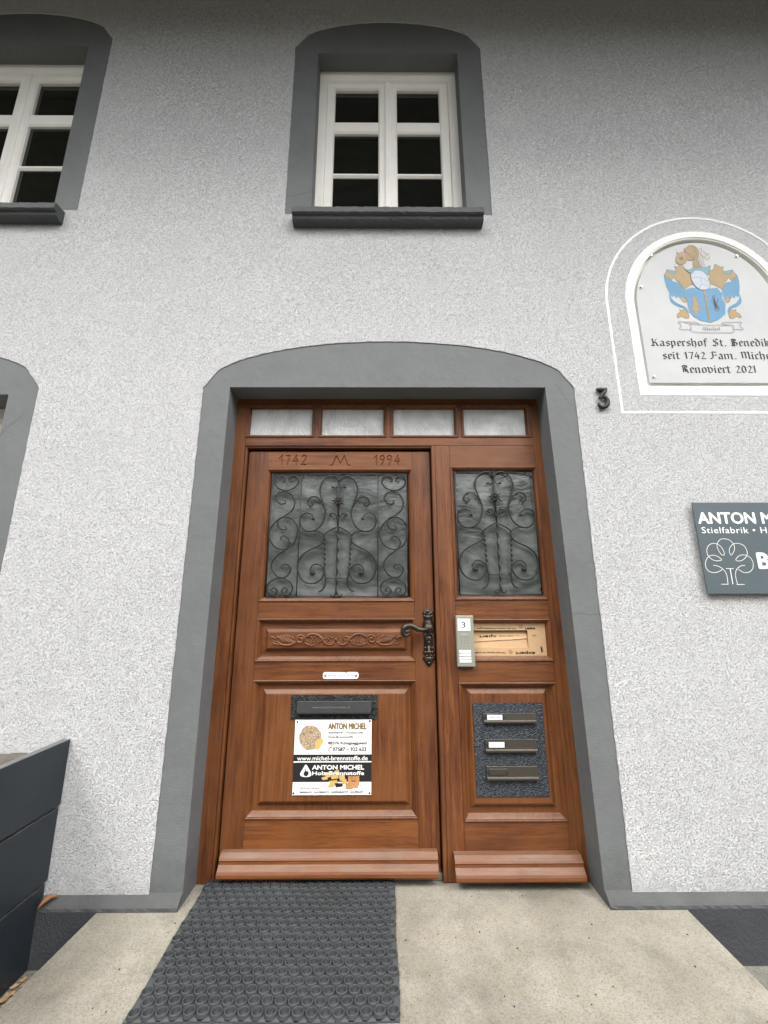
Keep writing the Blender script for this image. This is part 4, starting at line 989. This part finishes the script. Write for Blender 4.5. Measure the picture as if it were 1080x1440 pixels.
def black_letter(s, x, z, wd, xh, Y, mat, parent, pen=1.15):
    tot = sum(BL[c][1] for c in s) - .8; kx = wd / tot; kz = xh / 5
    n_ = (math.cos(R(40)) * pen / 2, math.sin(R(40)) * pen / 2)
    g = B(); cx = .4; lv = 0
    for c in s:
        for st in BL[c][0]:
            for k in range(len(st) - 1):
                (ax, az), (bx, bz) = st[k], st[k + 1]
                dx, dz = bx - ax, bz - az; l = math.hypot(dx, dz) or 1; ux, uz = dx / l * .09, dz / l * .09
                ax -= ux; az -= uz; bx += ux; bz += uz
                cr_ = dx * n_[1] - dz * n_[0]
                if abs(cr_) < .12 * l * pen:      # stroke along the pen edge: a thin line
                    q = [(ax - n_[0] - .07, az - n_[1] + .07), (ax - n_[0] + .07, az - n_[1] - .07), (bx + n_[0] + .07, bz + n_[1] - .07), (bx + n_[0] - .07, bz + n_[1] + .07)]
                else:
                    q = [(ax - n_[0], az - n_[1]), (ax + n_[0], az + n_[1]), (bx + n_[0], bz + n_[1]), (bx - n_[0], bz - n_[1])]
                lv += 1
                g.flatpoly([(x + (cx + p_) * kx, z + q_ * kz) for p_, q_ in q], Y - (lv % 5) * .00012)
        cx += BL[c][1]
    return g.obj('lettering', mat, parent)
T1 = PY - .0004
black_letter('Kaspershof St. Benedikt', 1.463 * KP, 1.15 + (2.521 - 1.15) * KP, .665 * KP, .0326, T1, 'black', cp)
black_letter('seit 1742 Fam. Michel', 1.512 * KP, 1.15 + (2.442 - 1.15) * KP, .600 * KP, .0326, T1, 'black', cp)
black_letter('Renoviert 2021', 1.602 * KP, 1.15 + (2.360 - 1.15) * KP, .398 * KP, .0326, T1, 'black', cp)
a_, b_ = CQ(528, 1040); c_, d_ = CQ(715, 1040); black_letter('Michel', a_, b_, c_ - a_, .0135, T1 - .0030, 'umber', cp, .75)

# ------------------------------------------------------------------ company sign on the wall
cs = thing('company_sign', 'slate grey company sign with white letters and a line-drawn tree, at the right edge', 'sign', (1.9, YW, 1.2))
sy = 1.897
link('sign_plate', B().box(1.487, 2.43, sy, sy + .006, 1.203, 1.632, .0006).mesh(), 'sign', cs)
g = B()
for x in (1.56, 2.36):
    for z in (1.27, 1.57): g.tube([(x, sy + .006, z), (x, YW + .003, z)], .008, 8)
g.obj('spacer', 'steel', cs)
text('ANTON MICHEL', 1.5025, 1.5300, .560, .0560, sy, 'white', cs, bold=.03)
text('Stielfabrik • Holzhandel', 1.510, 1.4830, .520, .0310, sy, 'white', cs, sp=1.1)
text('Brennstoffe', 1.7480, 1.3180, .50, .0760, sy, 'white', cs, bold=.04)
SQ = lambda x, y: at(940 + x / 7.714, 690 + y / 7.714, sy)
g = B(); ys_ = sy - .0006
for p in ([(605, 700), (570, 690), (530, 620), (530, 570), (560, 530), (605, 522), (660, 535), (705, 580), (715, 640), (680, 700), (660, 660), (665, 620), (700, 580), (760, 572), (820, 600), (852, 660), (845, 712), (800, 755), (750, 762), (730, 745), (770, 705), (830, 698), (890, 730), (918, 790), (910, 850), (870, 885), (810, 885), (755, 850)],
          [(605, 700), (600, 660), (570, 610), (530, 580), (480, 572), (430, 600), (415, 660), (440, 720), (500, 758), (560, 758), (572, 745), (530, 712), (470, 700), (420, 730), (400, 790), (412, 845), (450, 880), (510, 888), (560, 870), (588, 848)],
          [(485, 808), (540, 820), (590, 850), (630, 910), (645, 1010)], [(830, 810), (780, 818), (735, 860), (728, 930), (748, 1012)]):
    g.ribbon(cr([SQ(*q) for q in p], 4), .0022, ys_)
for p in ([(570, 1015), (650, 1015)], [(740, 1017), (825, 1017)], [(624, 845), (706, 845)]): g.ribbon([SQ(*q) for q in p], .0024, ys_)
g.ribbon([SQ(668, 845), SQ(698, 1015)], .0036, ys_)
g.obj('tree_logo', 'white', cs)

# ------------------------------------------------------------------ rubber ring mat
def ring_mat():
    g = B(); bm = g.bm; px = .0391; py = .0338; seg = 16
    y0_, y1_ = 1.452, 2.062
    def warp(x, y):
        t = (y - y0_) / (y1_ - y0_)
        return (x * (1 + .022 * t) + .0022 * math.sin(y * 17), y + .003 * math.sin(x * 9))
    prof = [(.0105, .0020), (.0126, .0085), (.0138, .0165), (.0146, .0182), (.0160, .0184), (.0172, .0170), (.0184, .0120), (.0196, .0085)]
    for j in range(18):
        for i in range(20 - (j % 2)):
            cx = -.7095 + px * i + (px / 2 if j % 2 else 0); cy = y0_ + .018 + py * j
            tz = .0012 * math.sin(cx * 23 + cy * 31) + random.uniform(-.0008, .0008); ov = 1 + random.uniform(-.04, .04)
            rings_ = []
            for r, z in prof:
                ring = []
                for k in range(seg):
                    t = 2 * math.pi * k / seg
                    x, y = warp(cx + r * math.cos(t) * ov, cy + r * math.sin(t) * .95 / ov); ring.append(bm.verts.new((x, y, z + tz)))
                rings_.append(ring)
            bm.faces.new(rings_[0])
            for a, b in zip(rings_, rings_[1:]):
                for k in range(seg): bm.faces.new((a[k], a[(k + 1) % seg], b[(k + 1) % seg], b[k]))
    # the web between the rings: a sheet with a straight edge
    xs = [-.7305 + .782 * k / 160 for k in range(161)]; ys = [y0_ + (y1_ - y0_) * k / 120 for k in range(121)]
    grid = []
    for y in ys:
        row = []
        for x in xs:
            edge = min(x - xs[0], xs[-1] - x, y - y0_, y1_ - y)
            dmin = 9
            j0 = int((y - y0_ - .018) / py)
            for j in (j0, j0 + 1):
                if 0 <= j < 18:
                    q = (x + .7095 - (px / 2 if j % 2 else 0)) / px; i = min(max(round(q), 0), 19 - (j % 2))
                    dmin = min(dmin, math.hypot((q - i) * px, y - y0_ - .018 - py * j))
            z = .0015 if dmin < .0150 else .0095
            if edge < .003: z = min(z, .006)
            wx, wy = warp(x, y); row.append(bm.verts.new((wx, wy, z)))
        grid.append(row)
    for j in range(120):
        for i in range(160): bm.faces.new((grid[j][i], grid[j][i + 1], grid[j + 1][i + 1], grid[j + 1][i]))
    rim = grid[0] + [r_[-1] for r_ in grid[1:]] + grid[-1][-2::-1] + [r_[0] for r_ in grid[-2:0:-1]]
    low = [bm.verts.new((v.co.x, v.co.y, .0006)) for v in rim]
    for k in range(len(rim)): bm.faces.new((rim[k], rim[(k + 1) % len(rim)], low[(k + 1) % len(rim)], low[k]))
    o = link('doormat', g.mesh(True), 'rubber')
    o['label'] = 'worn black rubber ring doormat lying on the concrete step in front of the door'; o['category'] = 'doormat'
    return o
ring_mat()

# ------------------------------------------------------------------ planter box at the left
pb = thing('planter_box', 'anthracite planter box of wide horizontal metal boards against the wall at the left', 'planter', (-2.2, 1.3, -.15))
def board(x0, x1, y0, y1_, z0, z1, nm='board'):
    g = B(); g.box(x0, x1, y0, y1_, z0, z1, .003, 2); return g.obj(nm, 'anthracite', pb)
for z0, z1, dx in ((.360, .604, 0), (.096, .348, -.005), (-.180, .084, -.012)):
    board(-1.352 + dx, -1.318 + dx, .30, 1.914, z0, z1)
    board(-3.2, -1.353 + dx, .30, .334, z0, z1); board(-3.234, -3.2, .30, 1.914, z0, z1)
for x in (-1.40, -3.195):
    g = B(); g.box(x, x + .045, 1.84, 1.885, -.18, .55); g.obj('corner_post', 'anthracite', pb)
g = B()
NXs, NYs = 60, 50; grid = []
for j in range(NYs + 1):
    row = []
    for i in range(NXs + 1):
        x = -3.2 + (3.2 - 1.3535) * i / NXs; y = .335 + (1.914 - .335) * j / NYs
        row.append(g.bm.verts.new((x, y, .548 + random.uniform(-.006, .006) + .008 * math.sin(x * 7) * math.sin(y * 5))))
    grid.append(row)
for j in range(NYs):
    for i in range(NXs): g.bm.faces.new((grid[j][i], grid[j][i + 1], grid[j + 1][i + 1], grid[j + 1][i]))
so_ = g.obj('soil', 'soil', pb, kind='stuff')
g = B(); g.tube([(-1.315, 1.40, .47), (-1.3165, 1.392, .41)], .0012, 5); g.ball(-1.3165, 1.39, .407, .003); g.obj('scratch', 'alu', pb)
g = B(); g.disc(-1.3, .5, .001, 0, .001); g.bm.free()
# screw in the render beside the planter's top corner
# ------------------------------------------------------------------ dry leaves and litter
lf_ = thing('dry_leaf', 'curled brown dry leaf lodged on the plinth between planter and wall', 'leaf', (-1.29, 1.895, .04))
g = B()
for k in range(3):
    a0 = .5 * k; pts = []
    for i in range(7):
        t = i / 6; pts.append((-1.318 + .045 * t + .004 * k, 1.880 + .04 * t - .01 * k, .030 + .016 * math.sin(math.pi * t) + .008 * k * t))
    rs = [.0015 + .008 * math.sin(math.pi * i / 6) for i in range(7)]; g.tube(pts, rs, 6, .25)
g.obj('leaf_blade', 'leaf', lf_, True)
g = B(); rn = random.Random(3)
for k in range(320):
    y = rn.uniform(.9, 1.85); x = -1.315 + abs(rn.gauss(0, .03)); 
    if x > -1.14: continue
    z = -.178 + rn.uniform(0, .006); a = rn.uniform(0, math.pi); L = rn.uniform(.008, .035)
    if rn.random() < .6: g.tube([(x, y, z), (x + L * math.cos(a) * .5, y + L * math.sin(a) * .5, z + .004), (x + L * math.cos(a), y + L * math.sin(a), z)], .0012, 4)
    else:
        c_, s_ = math.cos(a), math.sin(a); w_ = L * .35
        v = [g.bm.verts.new((x + p * c_ - q * s_, y + p * s_ + q * c_, z + rn.uniform(.001, .008))) for p, q in ((-L / 2, 0), (0, w_), (L / 2, 0), (0, -w_))]
        g.bm.faces.new(v)
lt = g.obj('leaf_litter', 'straw'); lt['kind'] = 'stuff'; lt['label'] = 'dry straw and leaf litter on the ground between planter and step'; lt['category'] = 'litter'

g = B(); rn = random.Random(21)
for k in range(70):
    x, y = rn.uniform(-.9, 1.1), rn.uniform(1.1, 2.0)
    if -.76 < x < .08: continue
    g.ball(x, y, .0015, 1, (rn.uniform(.0015, .004), rn.uniform(.0012, .003), .0018), 6)
gr = g.obj('grit', 'dirt'); gr['kind'] = 'stuff'; gr['label'] = 'loose dark grit scattered over the concrete step'; gr['category'] = 'grit'
# ------------------------------------------------------------------ unseen tree belt, added to darken the door glass and cut low sky light
g = B(); rn = random.Random(11)
for k in range(46):
    a = R(-100 + 200 * k / 45 + rn.uniform(-2, 2)); d = rn.uniform(15, 21); hgt = rn.uniform(4.5, 8.5)
    g.ball(d * math.sin(a), -d * math.cos(a), hgt * .45 - .2, 1, (rn.uniform(1.6, 2.8), rn.uniform(1.6, 2.4), hgt * .55), 14)
for v in g.bm.verts: v.co += Vector((rn.uniform(-.3, .3), rn.uniform(-.3, .3), rn.uniform(-.35, .35)))
tr = g.obj('added_tree_belt', 'hedge'); tr['kind'] = 'stuff'; tr['label'] = 'dark belt of trees added out of view to darken door glass reflections and low sky light'; tr['category'] = 'trees'
